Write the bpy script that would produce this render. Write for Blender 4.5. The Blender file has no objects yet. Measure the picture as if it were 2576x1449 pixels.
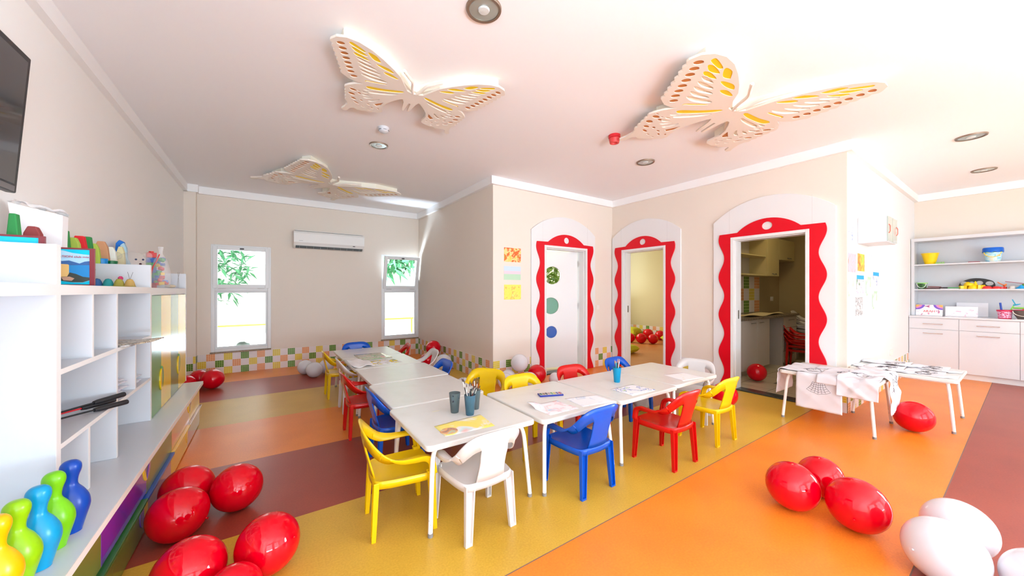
import bpy, bmesh, math, random, mathutils
from mathutils import Vector, Matrix
D = bpy.data
COL = bpy.context.scene.collection
R = math.radians
random.seed(7)

# ------------------------------------------------------------------ camera, world, light, exposure
scene = bpy.context.scene
cam_d = D.cameras.new('camera'); cam = D.objects.new('camera', cam_d); COL.objects.link(cam)
cam_d.sensor_fit = 'HORIZONTAL'; cam_d.sensor_width = 36.0
cam_d.lens = 36.0 * 897.5 / 2576.0
cam_d.shift_y = (731.7 - 724.5) / 2576.0
cam_d.clip_start = 0.05; cam_d.clip_end = 200
TH = 0.969015
cam.location = (0, 0, 1.37)
cam.rotation_euler = (R(90), 0, TH - R(90))
scene.camera = cam
w = D.worlds.new('sky'); scene.world = w; w.use_nodes = True
w.node_tree.nodes['Background'].inputs[0].default_value = (0.93, 0.97, 1.0, 1)
w.node_tree.nodes['Background'].inputs[1].default_value = 2.6
scene.view_settings.view_transform = 'Standard'
scene.view_settings.look = 'None'
scene.view_settings.gamma = 1.0
scene.view_settings.use_curve_mapping = False
scene.view_settings.exposure = 0.44
try:
    scene.cycles.max_bounces = 10; scene.cycles.diffuse_bounces = 8
    scene.cycles.sample_clamp_indirect = 8.0
    scene.cycles.use_denoising = True
    scene.cycles.caustics_reflective = False; scene.cycles.caustics_refractive = False
except Exception:
    pass

def area(name, loc, rot, sx, sy, power, col=(1, 1, 1), spread=180):
    l = D.lights.new(name, 'AREA'); l.shape = 'RECTANGLE'; l.size = sx; l.size_y = sy
    l.energy = power; l.color = col; l.spread = R(spread)
    o = D.objects.new(name, l); COL.objects.link(o); o.location = loc; o.rotation_euler = rot
    return o
# daylight entering by the windows of the wall behind the camera (y = -3.6); added fill lamps, low outside, aim up to brighten the ceiling
for i, wx in enumerate((0.6, 3.6, 6.9)):
    area('window_daylight', (wx, -3.95, 1.55), (R(90), 0, 0), 2.2, 2.3, (40, 30, 5)[i], (0.70, 0.85, 1.0))
    area('ceiling_fill_front', (wx, -4.6, 0.15), (R(128), 0, 0), 2.6, 1.6, (640, 200, 14)[i], (0.65, 0.83, 1.0))
area('window_daylight', (9.75, -2.575, 1.55), (R(90), 0, R(90)), 1.6, 2.3, 300, (0.74, 0.87, 1.0), 60)
# fill lamps added outside the far windows, tilted up to lift the back ceiling
area('ceiling_fill_back', (-0.35, 8.9, 0.0), (R(-140), 0, 0), 1.6, 1.4, 900, (0.70, 0.85, 1.0))
area('ceiling_fill_back', (2.33, 8.9, 0.0), (R(-140), 0, 0), 1.6, 1.4, 900, (0.70, 0.85, 1.0))
# daylight of the soft play room and of the lobby, and a warm fill added to brighten the kitchen
area('window_daylight', (7.4, 7.35, 1.6), (R(-90), 0, 0), 2.4, 1.4, 34, (1.0, 0.96, 0.74))
area('window_daylight', (4.3, 7.3, 1.5), (R(-90), 0, 0), 1.6, 1.4, 30, (1.0, 1.0, 0.97))
area('kitchen_fill', (7.2, 2.1, 2.98), (0, 0, 0), 0.5, 0.5, 10, (1.0, 0.80, 0.45))

# ------------------------------------------------------------------ materials
MATS = {}
def mat(name, col, rough=0.5, spec=0.5, metal=0.0, coat=0.0, trans=0.0, sss=0.0, emit=None, alpha=1.0, ior=1.45, noise=None, bump=None):
    if name in MATS: return MATS[name]
    m = D.materials.new(name); m.use_nodes = True
    nt = m.node_tree; b = nt.nodes['Principled BSDF']
    b.inputs['Base Color'].default_value = (*col, 1)
    b.inputs['Roughness'].default_value = rough
    b.inputs['Specular IOR Level'].default_value = spec
    b.inputs['Metallic'].default_value = metal
    b.inputs['Coat Weight'].default_value = coat
    b.inputs['Coat Roughness'].default_value = 0.08
    b.inputs['Transmission Weight'].default_value = trans
    b.inputs['IOR'].default_value = ior
    b.inputs['Alpha'].default_value = alpha
    if sss:
        b.inputs['Subsurface Weight'].default_value = sss
        b.inputs['Subsurface Radius'].default_value = (0.05, 0.03, 0.03)
    if emit:
        b.inputs['Emission Color'].default_value = (*emit[0], 1); b.inputs['Emission Strength'].default_value = emit[1]
    if noise:   # (other colour, scale, low, high)
        tc = nt.nodes.new('ShaderNodeTexCoord'); n = nt.nodes.new('ShaderNodeTexNoise')
        n.inputs['Scale'].default_value = noise[1]; n.inputs['Detail'].default_value = 6
        cr = nt.nodes.new('ShaderNodeValToRGB')
        cr.color_ramp.elements[0].position = noise[2]; cr.color_ramp.elements[0].color = (*col, 1)
        cr.color_ramp.elements[1].position = noise[3]; cr.color_ramp.elements[1].color = (*noise[0], 1)
        nt.links.new(tc.outputs['Object'], n.inputs['Vector']); nt.links.new(n.outputs['Fac'], cr.inputs['Fac'])
        nt.links.new(cr.outputs['Color'], b.inputs['Base Color'])
    if bump:    # (scale, strength)
        tc = nt.nodes.new('ShaderNodeTexCoord'); n = nt.nodes.new('ShaderNodeTexNoise')
        n.inputs['Scale'].default_value = bump[0]; n.inputs['Detail'].default_value = 4
        bp = nt.nodes.new('ShaderNodeBump'); bp.inputs['Strength'].default_value = bump[1]; bp.inputs['Distance'].default_value = 0.002
        nt.links.new(tc.outputs['Object'], n.inputs['Vector']); nt.links.new(n.outputs['Fac'], bp.inputs['Height'])
        nt.links.new(bp.outputs['Normal'], b.inputs['Normal'])
    MATS[name] = m
    return m

def art(name, cols, scale=14, seed=0.0, rough=0.7, stretch=(1, 1, 1)):
    """paint or crayon patches: a noise cut into flat colours; cols = [(position, colour), ...]"""
    if name in MATS: return MATS[name]
    m = D.materials.new(name); m.use_nodes = True
    nt = m.node_tree; b = nt.nodes['Principled BSDF']; b.inputs['Roughness'].default_value = rough
    tc = nt.nodes.new('ShaderNodeTexCoord'); mp = nt.nodes.new('ShaderNodeMapping')
    mp.inputs['Location'].default_value = (seed, seed * .7, seed * 1.3); mp.inputs['Scale'].default_value = stretch
    n = nt.nodes.new('ShaderNodeTexNoise'); n.inputs['Scale'].default_value = scale; n.inputs['Detail'].default_value = 5
    n.inputs['Distortion'].default_value = 0.8
    cr = nt.nodes.new('ShaderNodeValToRGB'); cr.color_ramp.interpolation = 'LINEAR'
    e = cr.color_ramp.elements
    e[0].position = cols[0][0]; e[0].color = (*cols[0][1], 1)
    e[1].position = cols[-1][0]; e[1].color = (*cols[-1][1], 1)
    for p, c in cols[1:-1]:
        k = e.new(p); k.color = (*c, 1)
    nt.links.new(tc.outputs['Object'], mp.inputs['Vector']); nt.links.new(mp.outputs['Vector'], n.inputs['Vector'])
    nt.links.new(n.outputs['Fac'], cr.inputs['Fac']); nt.links.new(cr.outputs['Color'], b.inputs['Base Color'])
    MATS[name] = m
    return m

def tilemat(name, col, grout, rough=0.25):
    """a wall tile printed as a 4 x 4 mosaic, over the unit square of its UVs"""
    m = D.materials.new(name); m.use_nodes = True
    nt = m.node_tree; b = nt.nodes['Principled BSDF']; b.inputs['Roughness'].default_value = rough
    uv = nt.nodes.new('ShaderNodeUVMap'); sp = nt.nodes.new('ShaderNodeSeparateXYZ'); nt.links.new(uv.outputs['UV'], sp.inputs['Vector'])
    def M(op, a, v=None, c=None):
        n = nt.nodes.new('ShaderNodeMath'); n.operation = op
        nt.links.new(a, n.inputs[0])
        if c is not None: nt.links.new(c, n.inputs[1])
        elif v is not None: n.inputs[1].default_value = v
        return n.outputs[0]
    ls = []
    for ax in ('X', 'Y'):
        f = M('FRACT', M('MULTIPLY', sp.outputs[ax], 4.0))
        ls.append(M('GREATER_THAN', M('ABSOLUTE', M('SUBTRACT', f, 0.5)), 0.40))
    g = M('MAXIMUM', ls[0], c=ls[1])
    mx = nt.nodes.new('ShaderNodeMix'); mx.data_type = 'RGBA'
    mx.inputs[6].default_value = (*col, 1); mx.inputs[7].default_value = (*grout, 1)
    nt.links.new(g, mx.inputs[0]); nt.links.new(mx.outputs[2], b.inputs['Base Color'])
    MATS[name] = m
    return m

def floormat(name, col, dark, rough=0.36):
    m = D.materials.new(name); m.use_nodes = True
    nt = m.node_tree; b = nt.nodes['Principled BSDF']
    tc = nt.nodes.new('ShaderNodeTexCoord')
    n1 = nt.nodes.new('ShaderNodeTexNoise'); n1.inputs['Scale'].default_value = 95; n1.inputs['Detail'].default_value = 3
    n2 = nt.nodes.new('ShaderNodeTexNoise'); n2.inputs['Scale'].default_value = 2.2; n2.inputs['Detail'].default_value = 6
    ad = nt.nodes.new('ShaderNodeMath'); ad.operation = 'ADD'
    mu = nt.nodes.new('ShaderNodeMath'); mu.operation = 'MULTIPLY'; mu.inputs[1].default_value = 0.5
    for n in (n1, n2): nt.links.new(tc.outputs['Object'], n.inputs['Vector'])
    nt.links.new(n1.outputs['Fac'], ad.inputs[0]); nt.links.new(n2.outputs['Fac'], ad.inputs[1]); nt.links.new(ad.outputs[0], mu.inputs[0])
    cr = nt.nodes.new('ShaderNodeValToRGB')
    cr.color_ramp.elements[0].position = 0.36; cr.color_ramp.elements[0].color = (*dark, 1)
    cr.color_ramp.elements[1].position = 0.60; cr.color_ramp.elements[1].color = (*col, 1)
    # scuffs: small dark marks, stretched
    mp = nt.nodes.new('ShaderNodeMapping'); mp.inputs['Scale'].default_value = (5.0, 16.0, 1)
    vo = nt.nodes.new('ShaderNodeTexNoise'); vo.inputs['Scale'].default_value = 2.4; vo.inputs['Detail'].default_value = 8
    nt.links.new(tc.outputs['Object'], mp.inputs['Vector']); nt.links.new(mp.outputs['Vector'], vo.inputs['Vector'])
    sc = nt.nodes.new('ShaderNodeMapRange'); sc.inputs['From Min'].default_value = 0.735; sc.inputs['From Max'].default_value = 0.80
    sc.inputs['To Min'].default_value = 0.0; sc.inputs['To Max'].default_value = 0.5
    nt.links.new(vo.outputs['Fac'], sc.inputs['Value'])
    mx = nt.nodes.new('ShaderNodeMix'); mx.data_type = 'RGBA'; mx.inputs[7].default_value = (0.12, 0.08, 0.06, 1)
    nt.links.new(mu.outputs[0], cr.inputs['Fac']); nt.links.new(cr.outputs['Color'], mx.inputs[6])
    nt.links.new(sc.outputs['Result'], mx.inputs[0]); nt.links.new(mx.outputs[2], b.inputs['Base Color'])
    b.inputs['Roughness'].default_value = rough; b.inputs['Specular IOR Level'].default_value = 0.5
    bp = nt.nodes.new('ShaderNodeBump'); bp.inputs['Strength'].default_value = 0.12; bp.inputs['Distance'].default_value = 0.001
    nt.links.new(n1.outputs['Fac'], bp.inputs['Height']); nt.links.new(bp.outputs['Normal'], b.inputs['Normal'])
    MATS[name] = m
    return m

WALL = mat('wall_paint', (0.77, 0.70, 0.62), 0.75, 0.25, bump=(60, 0.08))
WALLW = mat('wall_paint_pale', (0.88, 0.88, 0.86), 0.75, 0.25, bump=(60, 0.08))
CEIL = mat('ceiling_paint', (0.88, 0.895, 0.92), 0.85, 0.2)
CROWN = mat('crown_plaster', (0.88, 0.88, 0.88), 0.6, 0.3)
WHITE = mat('white_laminate', (0.61, 0.64, 0.68), 0.32, 0.5)
WHITE2 = mat('white_gloss_laminate', (0.66, 0.68, 0.72), 0.16, 0.5, coat=0.3)
MDF = mat('white_painted_board', (0.75, 0.76, 0.77), 0.4, 0.5)
EDGE = mat('laminate_edge', (0.80, 0.72, 0.66), 0.5)
RED = mat('red_lacquer', (0.66, 0.0, 0.012), 0.35, 0.4)
TABLE = mat('table_top_white', (0.69, 0.69, 0.665), 0.28, 0.5, noise=((0.65, 0.645, 0.61), 7, 0.5, 0.75))
TLEG = mat('white_powder_coat', (0.85, 0.84, 0.82), 0.35)
RUBBER = mat('grey_rubber', (0.25, 0.24, 0.24), 0.7)
DARK = mat('black_plastic', (0.012, 0.012, 0.014), 0.35)
CHROME = mat('chrome', (0.75, 0.75, 0.76), 0.18, metal=1.0)
GLASS = mat('clear_glass', (1, 1, 1), 0.0, trans=1.0, ior=1.05)
CH = {
 'yellow': mat('yellow_plastic', (0.76, 0.50, 0.003), 0.24, 0.5, sss=0.0),
 'red': mat('red_plastic', (0.56, 0.006, 0.005), 0.22, 0.5),
 'blue': mat('blue_plastic', (0.001, 0.080, 0.50), 0.24, 0.5),
 'white': mat('white_plastic', (0.66, 0.64, 0.635), 0.30, 0.5)}
BRED = mat('red_balloon_latex', (0.66, 0.0, 0.01), 0.07, 0.5, sss=0.1)
BWHITE = mat('white_balloon_latex', (0.70, 0.695, 0.73), 0.12, 0.5, sss=0.25)
PAPER = mat('paper', (0.84, 0.83, 0.84), 0.8)
CLOTH = mat('white_cotton', (0.68, 0.68, 0.73), 0.85, 0.2, bump=(220, 0.3))
INK = mat('black_ink', (0.015, 0.015, 0.03), 0.6)
F_MAROON = floormat('maroon_vinyl', (0.34, 0.060, 0.034), (0.27, 0.043, 0.026))
F_ORANGE = floormat('orange_vinyl', (0.83, 0.25, 0.022), (0.70, 0.19, 0.016))
F_YELLOW = floormat('yellow_vinyl', (0.66, 0.40, 0.05), (0.55, 0.32, 0.032))
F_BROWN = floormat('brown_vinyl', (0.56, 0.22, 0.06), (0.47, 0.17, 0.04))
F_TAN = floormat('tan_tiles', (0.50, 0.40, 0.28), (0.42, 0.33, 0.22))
TW = tilemat('white_tile', (0.77, 0.72, 0.72), (0.80, 0.765, 0.76))
TO = tilemat('orange_tile', (0.74, 0.30, 0.12), (0.85, 0.57, 0.36))
TY = tilemat('yellow_tile', (0.70, 0.55, 0.05), (0.82, 0.70, 0.25))
TG = tilemat('green_tile', (0.07, 0.19, 0.02), (0.40, 0.58, 0.20))

# ------------------------------------------------------------------ mesh helpers
class MB:
    def __init__(self): self.v = []; self.f = []; self.mi = []; self.uv = {}
    def add(self, vs, fs, mi=0):
        o = len(self.v); self.v += [tuple(p) for p in vs]
        for f in fs: self.f.append([o + i for i in f]); self.mi.append(mi)
        return self
    def box(self, x0, x1, y0, y1, z0, z1, mi=0):
        if x0 > x1: x0, x1 = x1, x0
        if y0 > y1: y0, y1 = y1, y0
        return self.add([(x0,y0,z0),(x1,y0,z0),(x1,y1,z0),(x0,y1,z0),(x0,y0,z1),(x1,y0,z1),(x1,y1,z1),(x0,y1,z1)],
            [(0,3,2,1),(4,5,6,7),(0,1,5,4),(1,2,6,5),(2,3,7,6),(3,0,4,7)], mi)
    def lathe(self, prof, n=24, c=(0, 0, 0), axis='z', mi=0, sx=1, sy=1):
        vs = []; fs = []
        for r, z in prof:
            for k in range(n):
                a = 2 * math.pi * k / n; p = (r * math.cos(a) * sx, r * math.sin(a) * sy, z)
                if axis == 'x': p = (p[2], p[0], p[1])
                if axis == 'y': p = (p[0], p[2], p[1])
                vs.append((p[0] + c[0], p[1] + c[1], p[2] + c[2]))
        m = len(prof)
        for i in range(m - 1):
            for k in range(n):
                k2 = (k + 1) % n; fs.append((i*n+k, i*n+k2, (i+1)*n+k2, (i+1)*n+k))
        if prof[0][0] > 1e-6: fs.append(tuple(range(n))[::-1])
        if prof[-1][0] > 1e-6: fs.append(tuple(range((m-1)*n, m*n)))
        return self.add(vs, fs, mi)
    def tube(self, pts, r, n=10, mi=0):
        pts = [Vector(p) for p in pts]; rs = r if isinstance(r, (list, tuple)) else [r] * len(pts)
        vs = []; fs = []; up = None
        for i, p in enumerate(pts):
            t = (pts[min(i+1, len(pts)-1)] - pts[max(i-1, 0)]).normalized()
            if up is None:
                up = Vector((0, 0, 1)) if abs(t.z) < 0.9 else Vector((1, 0, 0))
            a = (up - t * up.dot(t)).normalized(); b = t.cross(a); up = a
            for k in range(n):
                th = 2 * math.pi * k / n; vs.append(p + (a * math.cos(th) + b * math.sin(th)) * rs[i])
        for i in range(len(pts) - 1):
            for k in range(n):
                k2 = (k + 1) % n; fs.append((i*n+k, i*n+k2, (i+1)*n+k2, (i+1)*n+k))
        fs.append(tuple(range(n))[::-1]); fs.append(tuple(range((len(pts)-1)*n, len(pts)*n)))
        return self.add(vs, fs, mi)
    def prism(self, pts, a0, a1, axis='z', mi=0):
        """convex or simple outline pts (p,q) swept from a0 to a1 along axis"""
        n = len(pts)
        def P(p, q, a): return {'z': (p, q, a), 'x': (a, p, q), 'y': (p, a, q)}[axis]
        vs = [P(p, q, a0) for p, q in pts] + [P(p, q, a1) for p, q in pts]
        fs = [tuple(range(n))[::-1], tuple(range(n, 2*n))] + [(i, (i+1) % n, n + (i+1) % n, n + i) for i in range(n)]
        return self.add(vs, fs, mi)
    def ball(self, r, c=(0, 0, 0), n=20, m=12, s=(1, 1, 1), mi=0):
        prof = [(r * math.sin(math.pi * i / m), -r * math.cos(math.pi * i / m)) for i in range(m + 1)]
        prof[0] = (0.0002, prof[0][1]); prof[-1] = (0.0002, prof[-1][1])
        o = len(self.v); self.lathe(prof, n, (0, 0, 0), 'z', mi)
        for i in range(o, len(self.v)):
            x, y, z = self.v[i]; self.v[i] = (x * s[0] + c[0], y * s[1] + c[1], z * s[2] + c[2])
        return self
    def xf(self, M):
        self.v = [tuple(M @ Vector(p)) for p in self.v]; return self
    def build(self, name, mats, parent=None, smooth=False, bevel=0.0, seg=2, loc=None, rot=None, merge=False):
        me = D.meshes.new(name); me.from_pydata(self.v, [], self.f)
        if not isinstance(mats, (list, tuple)): mats = [mats]
        for m in mats: me.materials.append(m)
        me.polygons.foreach_set('material_index', self.mi)
        bm = bmesh.new(); bm.from_mesh(me)
        if merge: bmesh.ops.remove_doubles(bm, verts=bm.verts, dist=0.0004)
        bmesh.ops.recalc_face_normals(bm, faces=bm.faces); bm.to_mesh(me); bm.free()
        if smooth:
            me.polygons.foreach_set('use_smooth', [True] * len(me.polygons))
            try: me.set_sharp_from_angle(angle=R(40))
            except Exception: pass
        o = D.objects.new(name, me); COL.objects.link(o)
        if parent: o.parent = parent
        if loc: o.location = loc
        if rot: o.rotation_euler = rot
        if bevel:
            b = o.modifiers.new('bevel', 'BEVEL'); b.width = bevel; b.segments = seg; b.limit_method = 'ANGLE'; b.angle_limit = R(35)
            b.harden_normals = False
        return o

def tag(o, label=None, cat=None, group=None, kind=None):
    if label: o['label'] = label
    if cat: o['category'] = cat
    if group: o['group'] = group
    if kind: o['kind'] = kind
    return o
def thing(name, label, cat, loc=(0, 0, 0), rotz=0.0, group=None):
    o = D.objects.new(name, None); COL.objects.link(o); o.location = loc; o.rotation_euler = (0, 0, rotz)
    o.empty_display_size = 0.05
    return tag(o, label, cat, group)
def struct(name, mb, m, **k):
    return tag(mb.build(name, m, **k), kind='structure')
def dup(o, parent=None):
    c = o.copy(); COL.objects.link(c)
    if parent: c.parent = parent
    for ch in [x for x in D.objects if x.parent == o]: dup(ch, c)
    return c

def fill(polys, depth):
    """closed outlines (the inner ones become holes) filled and thickened to depth; local XY plane, z from 0 to depth"""
    vs = []; ed = []
    for p in polys:
        o = len(vs); vs += [Vector(q) for q in p]; ed += [(o+i, o+(i+1) % len(p)) for i in range(len(p))]
    ov, oe, of, _a, _b, _c = mathutils.geometry.delaunay_2d_cdt(vs, ed, [], 0, 1e-6)
    def inside(x, y):
        c = False
        for p in polys:
            for i in range(len(p)):
                (x1, y1), (x2, y2) = p[i], p[(i+1) % len(p)]
                if (y1 > y) != (y2 > y) and x < (x2-x1)*(y-y1)/(y2-y1) + x1: c = not c
        return c
    tri = [f for f in of if inside(sum(ov[i].x for i in f)/len(f), sum(ov[i].y for i in f)/len(f))]
    n = len(ov); cnt = {}
    for f in tri:
        for i in range(len(f)):
            e = (f[i], f[(i+1) % len(f)]); cnt.setdefault(frozenset(e), []).append(e)
    mb = MB()
    fs = [tuple(f) for f in tri] + [tuple(n + i for i in reversed(f)) for f in tri] + [(e[0][1], e[0][0], n+e[0][0], n+e[0][1]) for e in cnt.values() if len(e) == 1]
    mb.add([(v.x, v.y, depth) for v in ov] + [(v.x, v.y, 0) for v in ov], fs)
    return mb
def cr_spline(pts, n=6, closed=False):
    out = []; P = [Vector(p) for p in pts]; N = len(P)
    rng = range(N) if closed else range(N - 1)
    for i in rng:
        p0 = P[(i-1) % N] if closed or i > 0 else P[0] * 2 - P[1]
        p1 = P[i]; p2 = P[(i+1) % N]
        p3 = P[(i+2) % N] if closed or i + 2 < N else P[-1] * 2 - P[-2]
        for k in range(n):
            t = k / n
            out.append(0.5 * ((2*p1) + (p2-p0)*t + (2*p0-5*p1+4*p2-p3)*t*t + (3*p1-p0-3*p2+p3)*t*t*t))
    if not closed: out.append(P[-1])
    return out
def ell(cx, cy, rx, ry, n=20, rot=0):
    return [(cx + rx*math.cos(a)*math.cos(rot) - ry*math.sin(a)*math.sin(rot), cy + rx*math.cos(a)*math.sin(rot) + ry*math.sin(a)*math.cos(rot)) for a in [2*math.pi*k/n for k in range(n)]]
def rrect(x0, x1, y0, y1, r, n=5):
    out = []
    for cx, cy, a0 in ((x1-r, y1-r, 0), (x0+r, y1-r, 90), (x0+r, y0+r, 180), (x1-r, y0+r, 270)):
        for k in range(n + 1):
            a = R(a0 + 90 * k / n); out.append((cx + r*math.cos(a), cy + r*math.sin(a)))
    return out
# frames: build in local (a, b, depth) and lay on a wall
def on_yminus(x, y, z):   # faces -y: local x -> +x, local y -> +z, local z(depth) -> -y
    return Matrix(((1, 0, 0, x), (0, 0, -1, y), (0, 1, 0, z), (0, 0, 0, 1)))
def on_xminus(x, y, z):   # faces -x: local x -> -y, local y -> +z, local z -> -x
    return Matrix(((0, 0, -1, x), (-1, 0, 0, y), (0, 1, 0, z), (0, 0, 0, 1)))
def text(name, s, size, M, m, parent=None, depth=0.0008, align='LEFT'):
    cu = D.curves.new(name, 'FONT'); cu.body = s; cu.size = size; cu.extrude = depth; cu.align_x = align
    cu.materials.append(m); o = D.objects.new(name, cu); COL.objects.link(o)
    bpy.context.view_layer.update()
    me = D.meshes.new_from_object(o.evaluated_get(bpy.context.evaluated_depsgraph_get())); D.objects.remove(o); D.curves.remove(cu)
    if not me.materials: me.materials.append(m)
    o = D.objects.new(name, me); COL.objects.link(o)
    if parent: o.parent = parent
    o.matrix_local = M
    return o

# ------------------------------------------------------------------ room shell
HC = 3.04
XL, YB, XB, YC, XD, YE, XF, YR = -1.07, 7.575, 2.727, 4.462, 5.351, 1.169, 9.42, -3.6
fl = MB()
def frect(x0, x1, y0, y1, mi): fl.add([(x0,y0,0),(x1,y0,0),(x1,y1,0),(x0,y1,0)], [(0,1,2,3)], mi)
bands = [(-3.6, -1.836, 2), (-1.836, -0.753, 1), (-0.753, 0.330, 0), (0.330, 1.431, 1), (1.431, 2.52, 2), (2.52, 3.58, 0), (3.58, 4.66, 1), (4.66, 5.745, 2), (5.745, 6.83, 0), (6.83, YB, 1)]
for y0, y1, mi in bands:
    for x0, x1, ylim in ((XL, XB, YB), (XB, XD, YC), (XD, XF, YE)):
        if y0 < ylim: frect(x0, x1, y0, min(y1, ylim), mi)
for s_ in (0.330, 1.431):   # dark welded seams between the rolls
    fl.add([(XL, s_-.003, .0006), (XF if s_ < YE else XD, s_-.003, .0006), (XF if s_ < YE else XD, s_+.003, .0006), (XL, s_+.003, .0006)], [(0,1,2,3)], 3)
struct('floor', fl, [F_MAROON, F_ORANGE, F_YELLOW, mat('seam', (0.20, 0.12, 0.10), 0.6)])
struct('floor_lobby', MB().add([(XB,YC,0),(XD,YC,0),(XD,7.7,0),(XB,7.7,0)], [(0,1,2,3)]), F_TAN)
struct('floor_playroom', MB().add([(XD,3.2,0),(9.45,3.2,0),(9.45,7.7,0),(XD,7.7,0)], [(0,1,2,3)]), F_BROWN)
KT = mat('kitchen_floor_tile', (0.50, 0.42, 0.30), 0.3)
kt = MB()
yy = YE
kt.add([(XD,YE,-.002),(9.45,YE,-.002),(9.45,3.2,-.002),(XD,3.2,-.002)], [(0,1,2,3)], 1)
for i in range(10):
    for j in range(5):
        x0 = XD + i*.42; y0 = YE + .03 + j*.42; kt.add([(x0+.004,y0+.004,0),(min(x0+.416,9.45),y0+.004,0),(min(x0+.416,9.45),min(y0+.416,3.2),0),(x0+.004,min(y0+.416,3.2),0)], [(0,1,2,3)], 0)
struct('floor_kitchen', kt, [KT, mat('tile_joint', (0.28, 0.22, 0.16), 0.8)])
struct('ceiling', MB().box(-1.4, 9.7, -3.9, 7.9, HC, HC + .12), CEIL)

def wall_x(name, y0, y1, x0, x1, holes, m=WALL):
    """a wall running along x (thickness y0..y1) with rectangular openings (xa, xb, za, zb)"""
    mb = MB(); cur = x0
    for a, b, za, zb in sorted(holes):
        if a > cur: mb.box(cur, a, y0, y1, 0, HC)
        if za > 0: mb.box(a, b, y0, y1, 0, za)
        if zb < HC: mb.box(a, b, y0, y1, zb, HC)
        cur = b
    if cur < x1: mb.box(cur, x1, y0, y1, 0, HC)
    return struct(name, mb, m)
def wall_y(name, x0, x1, y0, y1, holes, m=WALL):
    mb = MB(); cur = y0
    for a, b, za, zb in sorted(holes):
        if a > cur: mb.box(x0, x1, cur, a, 0, HC)
        if za > 0: mb.box(x0, x1, a, b, 0, za)
        if zb < HC: mb.box(x0, x1, a, b, zb, HC)
        cur = b
    if cur < y1: mb.box(x0, x1, cur, y1, 0, HC)
    return struct(name, mb, m)
W1 = (-0.756, 0.059, 0.36, 2.135); W2 = (1.942, 2.727, 0.36, 2.12)
D1 = (3.705, 4.60); D2 = (3.387, 4.176); D3 = (1.532, 2.328); DH = 2.07
wall_y('wall_left', XL - .2, XL, YR - .2, YB + .2, [], WALLW)
wall_x('wall_back', YB, YB + .2, XL, XB + .15, [W1, W2])
struct('wall_pilaster', MB().box(XL, -0.925, 7.46, YB, 0, HC), WALL)
wall_y('wall_alcove', XB, XB + .15, YC + .15, YB, [])
wall_x('wall_center', YC, YC + .15, XB, XD + .15, [(D1[0], D1[1], 0, DH)])
wall_y('wall_doors', XD, XD + .15, YE, YC, [(D2[0], D2[1], 0, DH), (D3[0], D3[1], 0, DH)])
wall_x('wall_right', YE, YE + .15, XD + .15, 9.6, [], mat('wall_paint_white', (0.76, 0.77, 0.78), 0.75, 0.25))
wall_y('wall_shelf', XF, XF + .18, YR - .2, YE, [(-3.4, -1.75, .4, 2.7)])
wall_x('wall_front', YR - .2, YR, XL, XF, [(-.5, 1.7, .4, 2.7), (2.5, 4.7, .4, 2.7), (5.8, 8.0, .4, 2.7)], WALLW)
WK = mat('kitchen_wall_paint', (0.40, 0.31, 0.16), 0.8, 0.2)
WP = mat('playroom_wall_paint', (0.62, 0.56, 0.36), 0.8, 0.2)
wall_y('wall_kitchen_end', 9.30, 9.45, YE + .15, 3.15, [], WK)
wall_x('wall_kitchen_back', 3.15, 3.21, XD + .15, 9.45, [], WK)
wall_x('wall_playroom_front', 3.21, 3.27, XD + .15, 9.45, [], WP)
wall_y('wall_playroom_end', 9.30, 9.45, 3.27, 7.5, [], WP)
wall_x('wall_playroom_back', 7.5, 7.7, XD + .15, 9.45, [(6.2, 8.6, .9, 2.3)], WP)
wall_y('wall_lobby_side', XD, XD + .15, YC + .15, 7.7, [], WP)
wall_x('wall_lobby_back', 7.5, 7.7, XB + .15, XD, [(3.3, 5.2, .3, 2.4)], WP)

# crown moulding
def crown(name, boxes):
    mb = MB()
    for x0, x1, y0, y1 in boxes: mb.box(x0, x1, y0, y1, 2.925, HC)
    struct(name, mb, CROWN)
e = .05
crown('trim_1', [(XL, XL + e, YR, 7.46)])
crown('trim_2', [(XL, -.925 + .03, 7.46 - .03, 7.46 + .001), (-.925, -.925 + .03, 7.46, YB - e), (-.925, XB, YB - e, YB)])
crown('trim_3', [(XB - e, XB, YC, YB - e)])
crown('trim_4', [(XB - e, XD, YC - e, YC)])
crown('trim_5', [(XD - e, XD, YE - e, YC - e)])
crown('trim_6', [(XD, XF, YE - e, YE)])
crown('trim_7', [(XF - e, XF, YR, YE - e)])

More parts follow.
